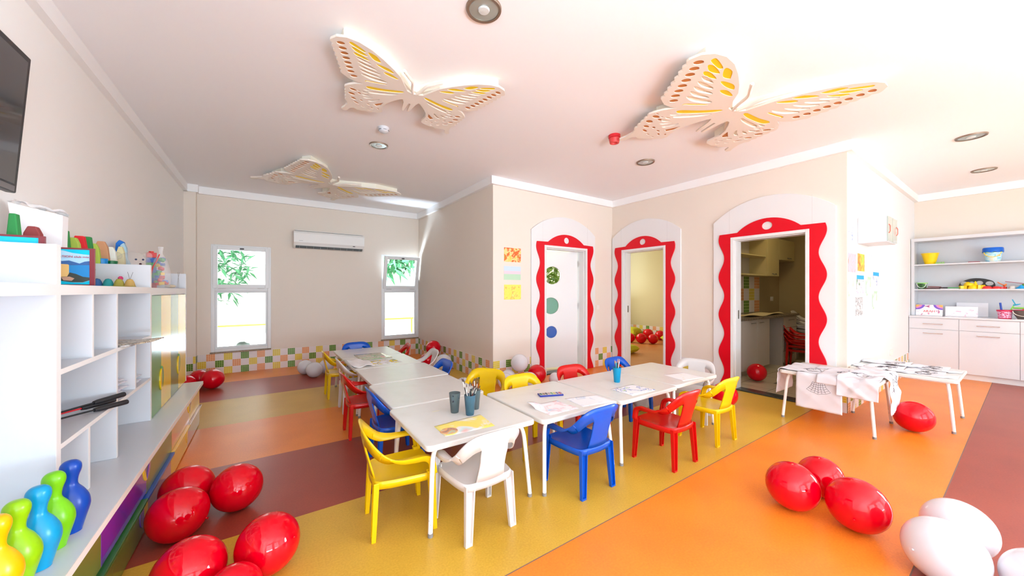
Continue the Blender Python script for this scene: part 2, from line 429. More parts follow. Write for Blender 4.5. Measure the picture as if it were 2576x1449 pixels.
# tiled skirting: a checkerboard of mosaic tiles, three rows high
TS = 0.112
def tiles(name, p0, p1, nrm, col0=0, rows=3, z0=0.0, TS=.112):
    """from p0 to p1 (plan points) seen from the side nrm points to"""
    a = Vector((*p0, 0)); d = Vector((*p1, 0)) - a; L = d.length; d.normalize(); nv = Vector((*nrm, 0)) * .006
    me = D.meshes.new(name); bm = bmesh.new(); uvl = bm.loops.layers.uv.new('UVMap')
    n = int(math.ceil(L / TS))
    for i in range(n):
        x0 = i * TS; x1 = min((i + 1) * TS, L); c = i + col0
        for r in range(rows):
            zt = z0 + (rows - r) * TS; zb = zt - TS
            if (c + r) % 2: mi = 0
            else: mi = 1 + ((c // 2) + (2 if r % 2 else 0)) % 3   # 1 green 2 orange 3 yellow
            P = [a + d*x0 + nv + Vector((0,0,zb)), a + d*x1 + nv + Vector((0,0,zb)), a + d*x1 + nv + Vector((0,0,zt)), a + d*x0 + nv + Vector((0,0,zt))]
            f = bm.faces.new([bm.verts.new(p) for p in P]); f.material_index = mi
            u1 = (x1 - x0) / TS
            for lp, uv in zip(f.loops, ((0,0),(u1,0),(u1,1),(0,1))): lp[uvl].uv = uv
    # top edge
    P = [a + Vector((0,0,z0+rows*TS)), a + nv + Vector((0,0,z0+rows*TS)), a + d*L + nv + Vector((0,0,z0+rows*TS)), a + d*L + Vector((0,0,z0+rows*TS))]
    f = bm.faces.new([bm.verts.new(p) for p in P]); f.material_index = 0
    bm.to_mesh(me); bm.free()
    for m in (TW, TG, TO, TY): me.materials.append(m)
    o = D.objects.new(name, me); COL.objects.link(o); tag(o, kind='structure'); return o
tiles('baseboard_back', (-0.925, YB), (XB, YB), (0, -1), 1)
tiles('baseboard_pilaster', (XL, 7.46), (-0.925, 7.46), (0, -1), 3)
tiles('baseboard_pilaster_side', (-.925, 7.46), (-0.925, YB), (1, 0), 0)
tiles('baseboard_left', (XL, 4.97), (XL, 7.46), (1, 0), 2)
tiles('baseboard_alcove', (XB, YB), (XB, YC), (-1, 0), 0)
tiles('baseboard_center', (XB, YC), (3.417, YC), (0, -1), 4)
tiles('baseboard_center_corner', (4.857, YC), (XD, YC), (0, -1), 2)
tiles('baseboard_doors', (XD, 3.104), (XD, 2.603), (-1, 0), 1)
tiles('baseboard_doors_corner', (XD, 1.256), (XD, YE), (-1, 0), 1)
tiles('baseboard_right', (XD, YE), (8.9, YE), (0, -1), 2)
tiles('baseboard_playroom', (9.30, 7.5), (9.30, 3.27), (-1, 0), 3)
tiles('kitchen_backsplash', (6.18, 3.148), (8.28, 3.148), (0, -1), 0, rows=3, z0=.95, TS=.233)

# ------------------------------------------------------------------ door surrounds
def surround(n, M, wA, wB, oa, ob, label, thr_label):
    """local x to the right, y up, z out of the wall. panel wA..wB, opening oa..ob"""
    t = thing('door_surround', label, 'door surround', M.to_translation())
    inv = Matrix.Translation(-M.to_translation()) @ M
    mid = (oa + ob) / 2
    # arched white panel
    pc = (wA + wB) / 2; hw = (wB - wA) / 2; zs, za = 2.34, 2.60
    h = za - zs; rr = (hw*hw + h*h) / (2*h); a = math.asin(hw / rr)
    arc = [(pc + rr*math.sin(-a + 2*a*k/24), za - rr + rr*math.cos(-a + 2*a*k/24)) for k in range(25)]
    tr = .038
    fill([[(wA, 0.002)] + arc + [(wB, 0.002), (ob+tr, .002), (ob+tr, 2.108), (oa-tr, 2.108), (oa-tr, .002)]], .028).xf(inv).build('arched_panel', MDF, t, bevel=.003)
    ln = MB()
    for gx in (oa - .06, ob + .06): ln.box(gx-.0012, gx+.0012, 2.17, 2.52, .0275, .0288)
    ln.xf(inv).build('panel_joint', mat('panel_joint', (.6, .6, .6), .7), t)
    # wavy red frame
    ow = .105; amp = .038; per = .525
    def wave(z): return ow + .018 + amp * math.cos(2*math.pi*(z - 2.085) / per)
    zz = [.002 + 2.158 * k / 96 for k in range(97)]
    jn = .155; hj = (ob - oa)/2 - .045; hz = 2.31 - 2.165; rj = (hj*hj + hz*hz)/(2*hz); aj = math.asin(hj / rj)
    arc2 = [(mid + rj*math.sin(-aj + 2*aj*k/20), 2.31 - rj + rj*math.cos(-aj + 2*aj*k/20)) for k in range(21)]
    outl = [(oa-tr - wave(z), z) for z in zz] + arc2 + [(ob+tr + wave(z), z) for z in reversed(zz)] + [(ob+tr, .002), (ob+tr, 2.108), (oa-tr, 2.108), (oa-tr, .002)]
    mm = inv @ Matrix.Translation((0, 0, .028))
    fill([outl, ell(mid, 2.212, .058, .052, 24)], .014).xf(mm).build('wavy_frame', RED, t, bevel=.003)
    # white architrave
    ar = MB(); ar.box(oa-tr, oa, .002, 2.108, 0, .05); ar.box(ob, ob+tr, .002, 2.108, 0, .05); ar.box(oa, ob, DH, 2.108, 0, .05)
    ar.xf(inv).build('architrave', MDF, t, bevel=.003)
    # jamb lining
    jb = MB(); jb.box(oa, oa+.012, 0.002, DH, -.15, 0); jb.box(ob-.012, ob, 0.002, DH, -.15, 0); jb.box(oa+.012, ob-.012, DH-.012, DH, -.15, 0)
    jb.xf(inv).build('jamb', MDF, t)
    return t, inv
M1 = on_yminus(0, YC, 0)
s1, i1 = surround(1, M1, 3.417, 4.857, D1[0], D1[1], 'white arched panel with wavy red door frame, around the door with round portholes', '')
# doors on the x wall: local x = -y
def XM(y): return -y
M2 = on_xminus(XD, 0, 0)
s2, i2 = surround(2, M2, -4.442, -3.104, -D2[1], -D2[0], 'white arched panel with wavy red frame around the opening to the room of balloons and cushions', '')
s3, i3 = surround(3, M2, -2.603, -1.256, -D3[1], -D3[0], 'white arched panel with wavy red frame around the kitchen opening', '')
hm = mat('steel_strike', (.25, .24, .22), .4, metal=.8)
MB().box(XD+.06, XD+.085, D2[1]-.016, D2[1]-.0125, .98, 1.1).xf(Matrix.Translation((-XD, 0, 0))).build('strike_plate', hm, s2)
MB().box(XD+.06, XD+.085, D3[1]-.016, D3[1]-.0125, .98, 1.1).xf(Matrix.Translation((-XD, 0, 0))).build('strike_plate', hm, s3)
THR = mat('dark_marble', (.035, .04, .035), .25)
struct('trim_8', MB().box(XD-.01, XD+.16, D3[0]-.0, D3[1]+.0, 0, .018), THR, bevel=.004)
struct('trim_9', MB().box(D1[0], D1[1], YC-.01, YC+.16, 0, .018), THR, bevel=.004)
# open door leaf with three portholes, hinged on its right side
dl = thing('door_1', 'white door leaf with clear, green and blue round portholes, ajar', 'door', (4.575, YC + .155, 0), R(180 - 20))
dl['kind'] = 'structure'
LW, LH = .86, 2.03
leafM = Matrix(((1,0,0,0),(0,0,1,0),(0,1,0,0.03),(0,0,0,1)))  # local x along leaf, y up, depth along +y
fill([[(0.005,0),(LW,0),(LW,LH),(0.005,LH)], ell(.475,1.61,.155,.155,32), ell(.505,1.08,.145,.145,32), ell(.495,.62,.105,.105,32)], .04).xf(leafM).build('leaf', MDF, dl, bevel=.002)
for pcx, cz, rr, nm, mm_, lab in ((.475,1.61,.155,'porthole', GLASS,'clear porthole'), (.505,1.08,.145,'porthole', mat('green_glass', (.035,.19,.07), .2), 'green porthole'), (.495,.62,.105,'porthole', mat('blue_glass', (.005,.09,.42), .12), 'blue porthole')):
    o = fill([ell(pcx, cz, rr-.001, rr-.001, 32)], .012).xf(leafM @ Matrix.Translation((0,0,.014))).build(nm, mm_, dl); o['label'] = lab
for z in (.35, 1.1, 1.85):
    MB().lathe([(.008, -.05), (.008, .05)], 10, (0, .0, z)).build('hinge', hm, dl)

# ------------------------------------------------------------------ windows of the far wall
ALU = mat('white_aluminium', (.78, .80, .81), .35, .5)
STONE = mat('brown_stone', (.24, .17, .11), .5, noise=((.36, .27, .18), 60, .4, .6))
def window(idx, x0, x1, z0, z1, tilt, mid):
    t = thing('window_%d' % idx, 'white aluminium window with ' + ('its top sash tilted inwards' if tilt else 'closed top sash and a toy car on the sill'), 'window', (x0, YB, z0)); t['kind'] = 'structure'
    W, Hh = x1 - x0, z1 - z0; f = .05; zm = mid - z0
    fr = MB()
    fr.box(0, f, 0, .09, 0, Hh); fr.box(W-f, W, 0, .09, 0, Hh); fr.box(f, W-f, 0, .09, 0, f); fr.box(f, W-f, 0, .09, Hh-f, Hh); fr.box(f, W-f, 0, .09, zm-.03, zm+.03)
    fr.build('frame', ALU, t, bevel=.005)
    MB().box(f, W-f, .045, .051, f, zm-.03).build('pane', GLASS, t)
    b2 = MB(); g = .03
    for a in ((f, f+g, f, zm-.03), (W-f-g, W-f, f, zm-.03)): b2.box(a[0], a[1], .03, .07, a[2], a[3])
    b2.box(f+g, W-f-g, .03, .07, f, f+g); b2.box(f+g, W-f-g, .03, .07, zm-.03-g, zm-.03)
    b2.build('glazing_bead', ALU, t, bevel=.003)
    # top sash
    sz0, sz1 = zm + .02, Hh - .025; sw = .06
    sb = D.objects.new('sash', None)
    s = MB(); h = sz1 - sz0; ww = W - .05
    s.box(0, sw, -.02, .035, 0, h); s.box(ww-sw, ww, -.02, .035, 0, h); s.box(sw, ww-sw, -.02, .035, 0, sw); s.box(sw, ww-sw, -.02, .035, h-sw, h)
    so = s.build('sash', ALU, t, bevel=.005, loc=(.025, 0, sz0), rot=(R(14) if tilt else 0, 0, 0))
    MB().box(sw, ww-sw, .005, .011, sw, h-sw).build('pane', GLASS, so)
    MB().box(ww/2-.028, ww/2+.028, -.034, -.02, h-.045, h-.02).build('latch', mat('dark_latch', (.06,.055,.05), .4), so, bevel=.004)
    for hx in (.12, ww-.12): MB().box(hx-.05, hx+.05, -.028, -.018, -.012, .004).build('hinge', CHROME if False else mat('pale_metal', (.6,.6,.6), .4), so)
    sl = MB().box(-.01, W+.0, -.025, .19, -.022, 0).build('sill', STONE, t)
    return t
wt1 = window(1, W1[0], W1[1], W1[2]+.002, W1[3], False, 1.395)
wt2 = window(2, W2[0], W2[1]-.004, W2[2]+.002, W2[3], True, 1.395)
# windows behind the camera
for i, (a, b) in enumerate(((-.5, 1.7), (2.5, 4.7), (5.8, 8.0))):
    fr = MB(); y0, y1 = YR - .12, YR - .06
    for x in (a, (a+b)/2 - .03, b - .06): fr.box(x, x+.06, y0, y1, .4, 2.7)
    for z in (.4, 1.9, 2.64): fr.box(a, b, y0, y1, z, z+.06)
    struct('window_%d' % (i + 3), fr, ALU)
fr = MB(); x0, x1 = XF + .06, XF + .12
for y in (-3.4, -2.6, -1.81): fr.box(x0, x1, y, y+.06, .4, 2.7)
for z in (.4, 1.9, 2.64): fr.box(x0, x1, -3.4, -1.75, z, z+.06)
struct('window_6', fr, ALU)
# toy car silhouette on the sill of window 1 (outside the pane)
car = MB(); prof = [(-.10, .02), (-.105, .07), (-.085, .105), (-.05, .13), (.02, .135), (.05, .11), (.095, .10), (.105, .06), (.10, .02)]
car.prism(prof, -.03, .03, 'y')
c_ = car.build('toy_car', mat('pale_toy_plastic', (.55,.60,.50), .5), bevel=.01, loc=(-.34, YB + .13, W1[2]+.004)); tag(c_, 'pale toy car on the sill behind the glass of the left window', 'toy car')
for sx in (-.06, .06):
    MB().lathe([(.025, -.036), (.025, .036)], 14, (0,0,0), 'y').build('wheel', mat('toy_wheel', (.4,.42,.38), .6), c_, loc=(sx, 0, .026))

# ------------------------------------------------------------------ outdoors
struct('ground', MB().add([(-14,7.8,-.05),(16,7.8,-.05),(16,30,-.05),(-14,30,-.05)], [(0,1,2,3)]), mat('pale_gravel', (.62,.60,.52), .9))
struct('ground_terrace', MB().add([(-14,-20,-.05),(22,-20,-.05),(22,-3.8,-.05),(-14,-3.8,-.05)], [(0,1,2,3)]), mat('pale_paving', (.6,.58,.52), .9))
gwall = MB().box(-6, 12, 12.0, 12.2, -.05, 2.1)
tag(gwall.build('garden_wall', mat('white_render', (.8,.8,.8), .9)), 'white rendered garden wall outside the windows', 'wall', kind='structure')
rl = MB(); rl.tube([(-4, 10.6, .55), (5, 10.6, .55)], .02)
for x in (-3.9, -1.4, 1.1, 3.6): rl.tube([(x, 10.6, -.05), (x, 10.6, .55)], .02)
tag(rl.build('garden_rail', mat('yellow_paint', (.7,.5,.05), .5)), 'low yellow rail outside the windows', 'railing')
LEAF = [mat('leaf_green', (.10,.24,.04), .5), mat('leaf_yellow_green', (.22,.36,.06), .5), mat('leaf_bluegreen', (.05,.20,.08), .5)]
BARK = mat('bark', (.62,.58,.52), .9)
def bush(x, y, z, rx, rz, n, name, label, m, leaf=.13, zbase=-.05, long=2.2):
    t = thing(name, label, 'plant', (x, y, zbase)); rnd = random.Random(int(x*100+y*7))
    f = MB(); s = MB(); s.tube([(0,0,0), (.03,0,(z-zbase)*.6), (0,.02,z-zbase)], [.06,.045,.02], 8)
    for i in range(n):
        u = rnd.uniform(-1,1); a = rnd.uniform(0, 6.283); rr = rnd.uniform(.4,1)**.5; q = math.sqrt(1-u*u)
        c = Vector((rx*rr*q*math.cos(a), rx*rr*q*math.sin(a), z - zbase + rz*rr*u))
        d = Vector((rnd.uniform(-1,1), rnd.uniform(-1,1), rnd.uniform(-.8,.5))).normalized(); side = d.cross(Vector((rnd.uniform(-1,1), rnd.uniform(-1,1), 1))).normalized()
        l = leaf * rnd.uniform(.7,1.3) * long; wd = leaf * .28
        f.add([c, c+d*l*.4+side*wd, c+d*l+Vector((0,0,-.15*l)), c+d*l*.4-side*wd], [(0,1,2,3)])
    f.build('foliage', m, t); s.build('trunk', BARK, t)
    return t
bush(-2.4, 10.9, 2.3, .9, .9, 420, 'palm_shrub', 'green shrub outside the left window, left of the white gap', LEAF[1])
bush(-.9, 11.2, 1.9, .55, .8, 260, 'palm_shrub', 'shrub outside the left window, at its right edge', LEAF[2])
bush(2.7, 10.4, 2.5, 1.0, .6, 480, 'palm_shrub', 'drooping palm crown outside the right window', LEAF[2], .2)
bush(4.6, 10.9, 1.2, .5, .8, 220, 'garden_shrub', 'sparse shrub in front of the garden wall outside the right window', LEAF[1], .12)
bush(4.80, 5.65, 1.62, .24, .42, 260, 'potted_plant', 'large leaved green plant in the lobby, seen through the clear porthole', LEAF[1], .11, 0.0)

# ------------------------------------------------------------------ left shelf wall
XS = -.69     # front plane of the shelf, wall at XL
sh = thing('shelf_unit', 'tall white open shelf unit standing on the white bench along the left wall', 'shelf unit', (XL, .7, .441))
def sb(nm, y0, y1, z0, z1, x1=XS, m=WHITE, x0=XL):
    mb = MB().box(x0 - XL, x1 - XL, y0 - .7, y1 - .7, z0 - .441, z1 - .441)
    ed = MB().box(x1 - XL, x1 - XL + .0012, y0 - .7, y1 - .7, z0 - .441, z1 - .441)
    o = mb.build(nm, m, sh)
    ed.build('edge_band', EDGEP, o); return o
EDGEP = mat('shelf_edge', (.78, .78, .77), .45)
sb('upright', .70, .735, .441, 1.555)
sb('upright', 2.19, 2.228, .441, 1.555)
sb('upright', 3.575, 3.61, .441, 1.555)
sb('upright', 4.93, 4.955, .441, 1.545)
sb('shelf', .735, 2.19, 1.353, 1.397); sb('shelf', 2.228, 3.575, 1.353, 1.395); sb('shelf', 3.61, 4.93, 1.34, 1.393)
sb('divider', 2.545, 2.563, 1.052, 1.353); sb('upright', 2.878, 2.90, .441, 1.353)
sb('shelf', 2.228, 2.878, 1.030, 1.052); sb('shelf', 2.228, 2.878, .728, .748)
sb('divider', 2.50, 2.52, .441, .728)
sb('shelf', 2.90, 3.575, 1.030, 1.050); sb('shelf', 2.90, 3.575, .728, .748); sb('divider', 3.22, 3.24, .748, 1.030)
MB().box(.001, .006, 0.0, 4.25, 0, .95).build('back_panel', WHITE, sh)
GRN = mat('green_gloss', (.10, .28, .06), .22); YEL = mat('yellow_gloss', (.80, .52, .005), .22); OLV = mat('olive_gloss', (.16, .19, .035), .22)
ORG = mat('orange_gloss', (.66, .19, .04), .16, coat=.4); PUR = mat('purple_gloss', (.13, .03, .36), .14, coat=.5); BRN = mat('brown_gloss', (.36, .13, .05), .16, coat=.4)
VIO = mat('plum_gloss', (.17, .08, .22), .16, coat=.5)
MB().box(.30, .36, 2.92, 4.22, .0, .898).build('cabinet_body', WHITE, sh)
hx = XS - XL
for y0, y1, ma, mb_, side in ((3.612, 4.245, GRN, YEL, 0), (4.247, 4.928, OLV, YEL, 0)):
    ym = (y0 + y1) / 2 - .03
    o = MB().box(hx-.02, hx, y0-.7, ym-.7, .003, .893).build('door', ma, sh); o['label'] = 'green door leaf'
    MB().prism(ell(ym-.7-.0, .23, .055, .085, 16)[4:13], hx, hx+.006, 'x').build('handle', YEL, o)
    o = MB().box(hx-.02, hx, ym-.7+.002, y1-.7-.002, .003, .893).build('door', mb_, sh); o['label'] = 'yellow door leaf'
    MB().prism(ell(ym-.7+.002, .25, .05, .085, 16)[:5] + ell(ym-.7+.002, .25, .05, .085, 16)[12:], hx, hx+.006, 'x').build('handle', GRN, o)
# bench
bn = thing('storage_bench', 'long low white topped bench with coloured drawer fronts along the left wall', 'bench', (XL, .7, 0))
bl = 4.83 - .7
MB().box(0, .527, 0, bl + .01, .41, .44).build('bench_top', [WHITE], bn, bevel=.002)
MB().box(.527, .5285, 0, bl + .01, .41, .44).build('edge_band', EDGE, bn)
MB().box(0, .48, 0, bl, .0, .41).build('carcass', WHITE, bn)
fx0, fx1 = .48, .499
def front(y0, y1, z0, z1, m, lab):
    o = MB().box(fx0, fx1, y0 - .7 + .001, y1 - .7 - .001, z0, z1).build('drawer_front', m, bn, bevel=.001); o['label'] = lab; return o
front(.7, 1.45, .215, .405, VIO, 'plum upper drawer front'); front(.7, 1.45, .012, .185, GRN, 'green lower drawer front')
front(1.45, 2.2, .215, .405, OLV, 'olive upper drawer front'); front(1.45, 2.2, .012, .185, OLV, 'olive lower drawer front')
front(2.2, 2.88, .215, .405, PUR, 'purple upper drawer front'); o1_ = front(2.2, 2.82, .012, .185, OLV, 'dark olive lower drawer front')
o2_ = front(2.88, 3.54, .205, .405, OLV, 'olive upper drawer front'); o3_ = front(2.82, 3.52, .012, .180, VIO, 'plum lower drawer front')
front(3.54, 4.25, .205, .405, ORG, 'orange upper drawer front'); o4_ = front(3.52, 4.16, .012, .180, YEL, 'yellow lower drawer front')
front(4.25, 4.83, .205, .405, YEL, 'yellow upper drawer front'); front(4.16, 4.83, .012, .175, BRN, 'brown lower drawer front')
def bar(y0, y1, m, lab):
    o = MB().box(fx0, .519, y0 - .7, y1 - .7, .187, .203).build('handle_rail', m, bn, bevel=.002); o['label'] = lab
bar(1.45, 2.82, mat('green_rail', (.03,.14,.03), .3), 'dark green handle rail'); bar(2.82, 3.52, mat('blue_rail', (.01,.07,.35), .3), 'blue handle rail')
bar(3.52, 4.16, YEL, 'yellow handle rail'); bar(4.16, 4.83, BRN, 'brown handle rail')
for yc, zc, ma, mb_ in ((2.88, .36, YEL, PUR), (2.82, .125, PUR, YEL), (4.25, .36, YEL, BRN), (4.16, .125, YEL, BRN)):
    e_ = ell(yc - .7, zc - (.0 if zc > .2 else 0), .075, .075, 24)
    half = [p for p in e_ if p[0] <= yc - .7 + .001]; half2 = [p for p in e_ if p[0] >= yc - .7 - .001]
    half.sort(key=lambda p: p[1]); half2.sort(key=lambda p: p[1])
    MB().prism([p for p in half if p[1] < .405], fx1, fx1+.003, 'x').build('inlay', ma, bn)
    MB().prism([p for p in half2 if p[1] < .405], fx1, fx1+.003, 'x').build('inlay', mb_, bn)

# television
tv = thing('television', 'black flat screen television hung high on the left wall', 'television', (XL + .02, 1.82, 2.17))
tvm = Matrix.Rotation(R(4), 4, 'Y')
MB().box(0.05, .085, -.45*2.1, .93, -.33, .33).xf(tvm).build('housing', DARK, tv, bevel=.006)
MB().box(.085, .087, -.45*2.1+.03, .90, -.29, .30).xf(tvm).build('screen', mat('tv_glass', (.02,.022,.03), .05, coat=.6), tv)
MB().box(.0855, .089, -.9, .9, -.325, -.30).xf(tvm).build('bezel_strip', mat('brushed_grey', (.2,.19,.2), .3, metal=.6), tv)
MB().box(.05, .09, .60, .72, -.352, -.332).xf(tvm).build('status_panel', mat('silver_plastic', (.5,.5,.55), .3), tv)
MB().box(-.018, .05, -.12, .12, -.15, .15).build('wall_bracket', DARK, tv)

# bowling pins
def pin(x, y, m, label):
    p = [(.0005, 0), (.027, 0), (.030, .006), (.040, .045), (.050, .085), (.0515, .105), (.047, .13), (.034, .158), (.022, .176), (.0185, .19), (.021, .212), (.027, .232), (.029, .247), (.026, .262), (.016, .273), (.0005, .276)]
    q = [tuple(v[:2]) for v in cr_spline([(a, b, 0) for a, b in p], 3)]
    q = [(max(a, .0005), b) for a, b in q]
    o = MB().lathe(q, 32).build('bowling_pin', m, smooth=True, loc=(x, y, .4405)); tag(o, label, 'toy bowling pin', 'toy bowling pins on the bench')
pin(-.625, 2.10, mat('pin_dark_blue', (.0, .05, .34), .3), 'dark blue toy bowling pin, farthest of the row on the bench')
pin(-.635, 2.00, mat('pin_green', (.16, .52, .008), .3), 'bright green toy bowling pin between the dark blue and the light blue pin')
pin(-.632, 1.885, mat('pin_cyan', (.0, .27, .52), .3), 'light blue toy bowling pin in the row on the bench')
pin(-.645, 1.795, mat('pin_lime', (.24, .50, .003), .3), 'lime toy bowling pin between the light blue and the yellow pin')
pin(-.650, 1.705, mat('pin_yellow', (.78, .42, .0), .3), 'yellow toy bowling pin, nearest of the row on the bench')

# things on the shelf unit top boards
ZT = 1.3975
def picture(x0, x1, y, z0, z1, label):
    t = thing('picture_frame', label, 'picture frame', ((x0+x1)/2, y, z0))
    w_ = (x1-x0)/2; h = z1-z0; fr = mat('maroon_frame', (.22,.03,.04), .35)
    f = MB(); b = .008
    f.box(-w_, w_, 0, .014, 0, b*.5); f.box(-w_, w_, 0, .014, h-b, h); f.box(-w_, -w_+b, 0, .014, b*.5, h-b); f.box(w_-b*2, w_, 0, .014, b*.5, h-b)
    f.build('frame', fr, t)
    x_a, x_b = -w_+b, w_-b*2; z_a, z_b = b*.5, h-b; WW = x_b-x_a; HH = z_b-z_a
    im = MB()
    im.box(x_a, x_b, .004, .01, z_a, z_b, 0)
    im.build('print', [mat('print_sky', (.42,.68,.86), .3)], t)
    def reg(nm, pts, m, dd):
        fill([[(x_a+WW*a, z_a+HH*b_) for a, b_ in pts]], .0006).xf(Matrix(((1,0,0,0),(0,0,-1,.004-dd),(0,1,0,0),(0,0,0,1)))).build(nm, m, t)
    reg('print_band', [(0,1),(1,1),(1,.86),(.8,.87),(.5,.90),(.25,.96),(0,.98)], mat('print_cyan', (.0,.55,.78), .3), .0004)
    reg('print_band', [(0,.0),(1,.0),(1,.11),(.8,.05),(.55,.05),(.25,.08),(0,.15)], mat('print_cyan', (.0,.5,.7), .3), .0004)
    reg('print_hills', [(0,.52),(1,.52),(1,.68),(.85,.66),(.7,.6),(.55,.64),(.4,.68),(.2,.66),(.08,.70),(0,.72)], mat('print_hill_blue', (.05,.14,.36), .3), .0004)
    reg('print_sea', [(0,.53),(1,.56),(1,.12),(.7,.12),(0,.2)], mat('print_sea', (.03,.25,.58), .3), .0008)
    reg('print_tower', [(0,.18),(.4,.20),(.4,.55),(.37,.57),(0,.58)], mat('print_stone', (.78,.50,.18), .4), .0014)
    reg('print_shore', [(0,.12),(0,.2),(.35,.22),(.42,.34),(.6,.30),(.8,.22),(1,.2),(1,.12),(.8,.06),(.5,.06),(.25,.09)], mat('print_rock', (.05,.06,.05), .5), .0018)
    reg('print_roofs', [(.18,.2),(.42,.22),(.56,.17),(.48,.1),(.25,.11)], mat('print_roof', (.55,.32,.22), .5), .0022)
    return t, Matrix(((1,0,0,0),(0,0,-1,.0005),(0,1,0,0),(0,0,0,1))), x_a, z_a, WW, HH
t_, Mx, xa, za, WW, HH = picture(-.835, -.700, 2.61, ZT, ZT + .180, 'framed club mix picture of a stone tower by the sea, right of the shelf upright')
tm = Mx.copy(); tm.translation = (xa + WW*.985, .001, za + HH*.765)
text('print_lettering', 'NATION club mix', .0142, tm, mat('print_red', (.5,.01,.03), .4), t_, .0003, 'RIGHT')
picture(-1.035, -.765, 2.33, ZT, ZT + .200, 'second picture frame with a cyan top, behind the nearest shelf upright')
# egg carton caterpillar
eg = thing('egg_carton_caterpillar', 'painted egg carton caterpillar with wire feelers on the top shelf', 'craft figure', (-.835, 3.40, ZT), 0)
eg.scale = (.82, .9, 1.15)
ec = [mat('carton_olive', (.36,.33,.06), .8), mat('carton_blue', (.03,.12,.30), .8), mat('carton_teal', (.02,.28,.30), .8), mat('carton_pink', (.55,.04,.16), .8), mat('carton_tan', (.5,.33,.1), .8)]
for k in range(5):
    prof = [(.030, 0), (.034, .004), (.026, .028), (.016, .042), (.0005, .046)]
    MB().lathe(prof, 12, (-.14 + .06*k, 0, 0)).build('carton_cup', ec[(0, 1, 2, 0, 4)[k] if k < 4 else 4], eg, smooth=True)
MB().box(-.17, .13, -.028, .028, 0, .004).build('carton_strip', ec[0], eg)
hb = MB().tube([(.10, .0, .04), (.115, .012, .085)], .0012, 6).tube([(.10, .0, .04), (.09, -.012, .085)], .0012, 6).build('feelers', mat('wire_dark', (.1,.1,.12), .5), eg)
MB().lathe([(.014, .040), (.016, .052), (.008, .060), (.0005, .061)], 10, (.04, .03, 0)).build('pom', ec[3], eg, smooth=True)
# foam trees
def foam(name, x, y, pts, m, label, th=.035, ang=0, z=ZT):
    t = MB().prism(pts, 0, th, 'y').build(name, m, loc=(x, y, z), rot=(0, 0, R(ang)), bevel=.004)
    tag(t, label, 'foam shape', 'foam play shapes on the shelf top')
fg = mat('foam_green', (.03,.27,.07), .8); flg = mat('foam_lime', (.42,.58,.09), .8); frd = mat('foam_red', (.70,.02,.03), .8); fbr = mat('foam_brown', (.28,.05,.05), .8)
ftan = mat('foam_tan', (.60,.31,.16), .8); fbl = mat('foam_blue', (.02,.19,.68), .8); fwh = mat('foam_white', (.80,.86,.78), .8); fcr = mat('foam_cream', (.70,.66,.38), .8); fpb = mat('foam_pale_blue', (.40,.62,.74), .8)
tree = [(-.065,0),(.065,0),(.035,.09),(.055,.10),(.03,.18),(.045,.19),(.025,.30),(-.025,.30),(-.045,.19),(-.03,.18),(-.055,.10),(-.035,.09)]
arch = [(-.05,0),(.05,0),(.05,.16),(.04,.22),(.02,.25),(-.02,.25),(-.04,.22),(-.05,.16)]
def sc(p, a, b): return [(x*a, y*b) for x, y in p]
foam('foam_tree', -.965, 2.45, sc(tree,.62,1.10), frd, 'red foam tree at the left edge of the photo, behind the near picture frame')
foam('foam_tree', -.918, 2.52, sc(tree,.40,1.04), fg, 'dark green foam tree left of the white paper bag')
foam('foam_hill', -.892, 2.60, sc(arch,.62,1.08), fbr, 'brown foam hill just left of the white paper bag')
foam('foam_tree', -.990, 3.25, sc(tree,.36,1.11), fg, 'tall dark green foam tree, first to the right of the paper bag')
foam('foam_hill', -.975, 3.30, sc(arch,.62,1.19), flg, 'lime foam hill above the left half of the club mix picture')
foam('foam_tree', -.972, 3.38, sc(tree,.78,1.06), frd, 'red foam tree above the club mix picture')
foam('foam_tree', -.960, 3.46, sc(tree,.55,1.08), fg, 'green foam tree right of the red one above the club mix picture')
foam('foam_hill', -.990, 3.66, sc(arch,.70,1.2), flg, 'lime foam hill at the right end of the club mix picture', .03)
foam('foam_arch', -1.000, 3.84, sc(arch,.82,1.34), ftan, 'tan rounded foam column on the shelf top')
foam('foam_arch', -.992, 4.00, sc(arch,.66,1.24), fwh, 'white rounded foam block in front of the blue foam cloud')
foam('foam_cloud', -1.015, 4.32, [(-.045,0),(.04,0),(.045,.2),(.035,.25),(.03,.34),(.02,.385),(-.005,.40),(-.025,.37),(-.03,.30),(-.045,.28),(-.05,.2)], fbl, 'blue foam cloud tower on the shelf top', .045)
foam('foam_cloud', -.985, 4.24, [(-.03,0),(.04,0),(.045,.2),(.03,.24),(.025,.33),(.01,.37),(-.01,.35),(-.03,.2)], fpb, 'pale blue foam cloud in front of the blue one')
foam('foam_arch', -.962, 4.10, sc(arch,.50,1.3), fcr, 'cream rounded foam block right of the white one')
for x, y, m, h, lb in ((-.958, 3.70, mat('ring_blue', (.0,.25,.65), .3), .199, 'blue plastic drum on the shelf top'), (-.930, 3.78, mat('ring_green', (.0,.16,.05), .3), .19, 'dark green plastic drum on the shelf top')):
    tag(MB().lathe([(.0005,0),(.030,0),(.032,.004),(.030,.02),(.030,h-.02),(.032,h-.004),(.030,h),(.0005,h)], 24).build('plastic_drum', m, smooth=True, loc=(x, y, ZT)), lb, 'drum')
